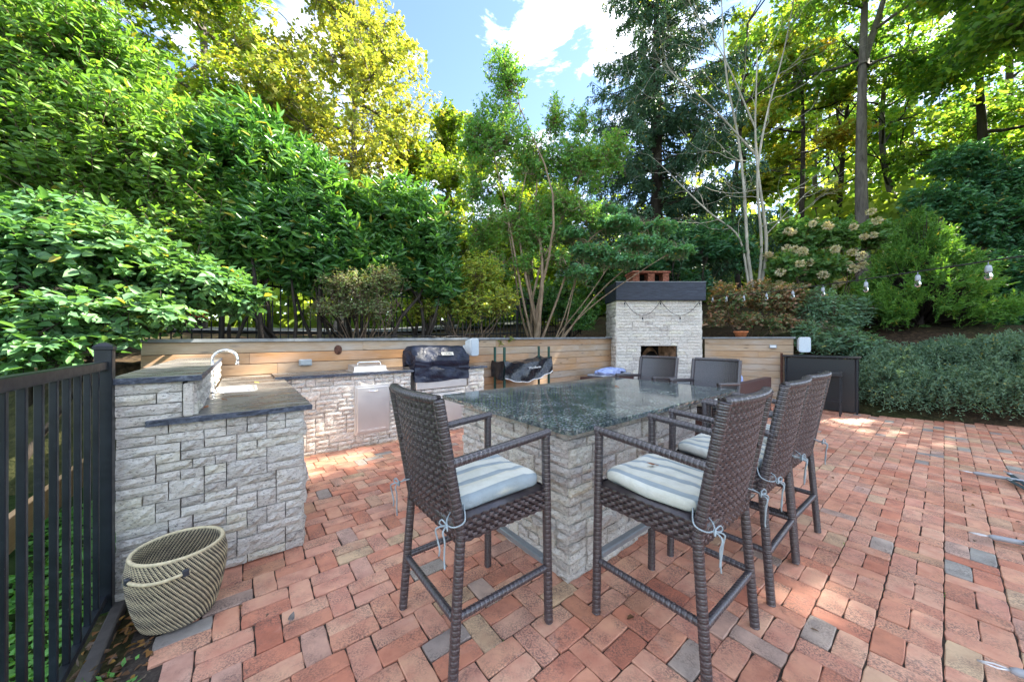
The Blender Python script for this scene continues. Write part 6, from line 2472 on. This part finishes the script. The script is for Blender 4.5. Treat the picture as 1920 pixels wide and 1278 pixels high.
    star_leaf('dry_leaf', 'tan leaf on the counter between the ledge and the faucet', G(-.10, 3.25, .962), .03, 1.3, lb, (.1, 0))
    star_leaf('dry_leaf', 'yellow leaf behind the sink on the counter', G(.12, 4.35, .962), .035, 1.3, ly, (.1, 0))
    star_leaf('dry_leaf', 'brown leaf lying on the seat cushion of the nearest stool in the row', G(1.66, .93, .757), .03, 1.3, lb, (.1, 0))
    # scattered small leaves on the bricks
    n = 150
    a = r.uniform(-.2, 7.5, n); b = r.uniform(-3, 4.6, n)
    P = np.stack([a * E2[0] + b * E1[0], a * E2[1] + b * E1[1], np.full(n, .013)], 1)
    V, F = leaf_geo(P, r.normal(0, 1, (n, 3)) * [1, 1, .05], r.normal(0, .15, (n, 3)) + [0, 0, 1], r.uniform(.015, .045, n), r.uniform(.01, .03, n), 'ovate')
    tag(link('fallen_leaves', np_mesh('fallen_leaves', V, F, M['l_fall'])), 'small fallen leaves scattered over the brick paving', 'leaves', kind='stuff')
    # moss in joints
    n = 900
    kk = r.integers(-8, 22, n)
    a = r.uniform(.3, 5, n); b = kk * BW
    P = np.stack([a * E2[0] + b * E1[0], a * E2[1] + b * E1[1], np.full(n, -.008)], 1)
    keep = Noise3(r, 2.5)(P) > .35
    P = P[keep]; n = len(P)
    V, F = leaf_geo(P, r.normal(0, .5, (n, 3)) + [0, 0, .8], r.normal(0, 1, (n, 3)), r.uniform(.008, .022, n), r.uniform(.003, .006, n), 'rhomb')
    tag(link('moss', np_mesh('moss', V, F, M['l_cover'])), 'green moss tufts in the joints of the paving', 'moss', kind='stuff')
    # red car on the lane
    x, y, _ = G(-3.1, 16.2)
    c = thing('red_car', 'red car parked beyond the hedge at the left end of the cedar wall', 'car', (x, y, ground_z(x, y) + .10), TH)
    prof = [(-2.1, .35), (-2.15, .62), (-2.0, .80), (-1.1, .92), (-.45, 1.38), (.75, 1.42), (1.45, .98), (2.0, .88), (2.12, .60), (2.1, .35)]
    def extr(pr, w, z0=0):
        n = len(pr)
        v = [(p[0], -w, p[1]) for p in pr] + [(p[0], w, p[1]) for p in pr]
        return v, [tuple(range(n)), tuple(reversed(range(n, 2 * n)))] + [(i, n + i, n + (i + 1) % n, (i + 1) % n) for i in range(n)]
    m = MB(); m.add(*extr(prof, .86)); m.build('body', M['carred'], c)
    for s in (-1, 1):
        for pr in ([(-.95, .95), (-.42, 1.32), (.10, 1.34), (.10, .95)], [(.17, .95), (.17, 1.34), (.70, 1.35), (1.25, .98)]):
            m = MB(); m.add(*extr(pr, .012)); w = m.build('window', M['carglass'], c); w.location = (0, s * .862, 0)
        for xx in (-1.3, 1.35):
            m = MB(); m.tube([(xx, s * .70, .33), (xx, s * .88, .33)], .33, 18); wh = m.build('wheel', M['tyre'], c)
            m = MB(); m.tube([(xx, s * .87, .33), (xx, s * .89, .33)], .20, 12); m.build('rim', M['aluminium'], wh)
    for s in (-1, 1):
        m = MB(); m.box((-2.07, s * .62, .68), (.12, .32, .13), bev=.02); m.build('headlight', M['lamp'], c)


build_small()
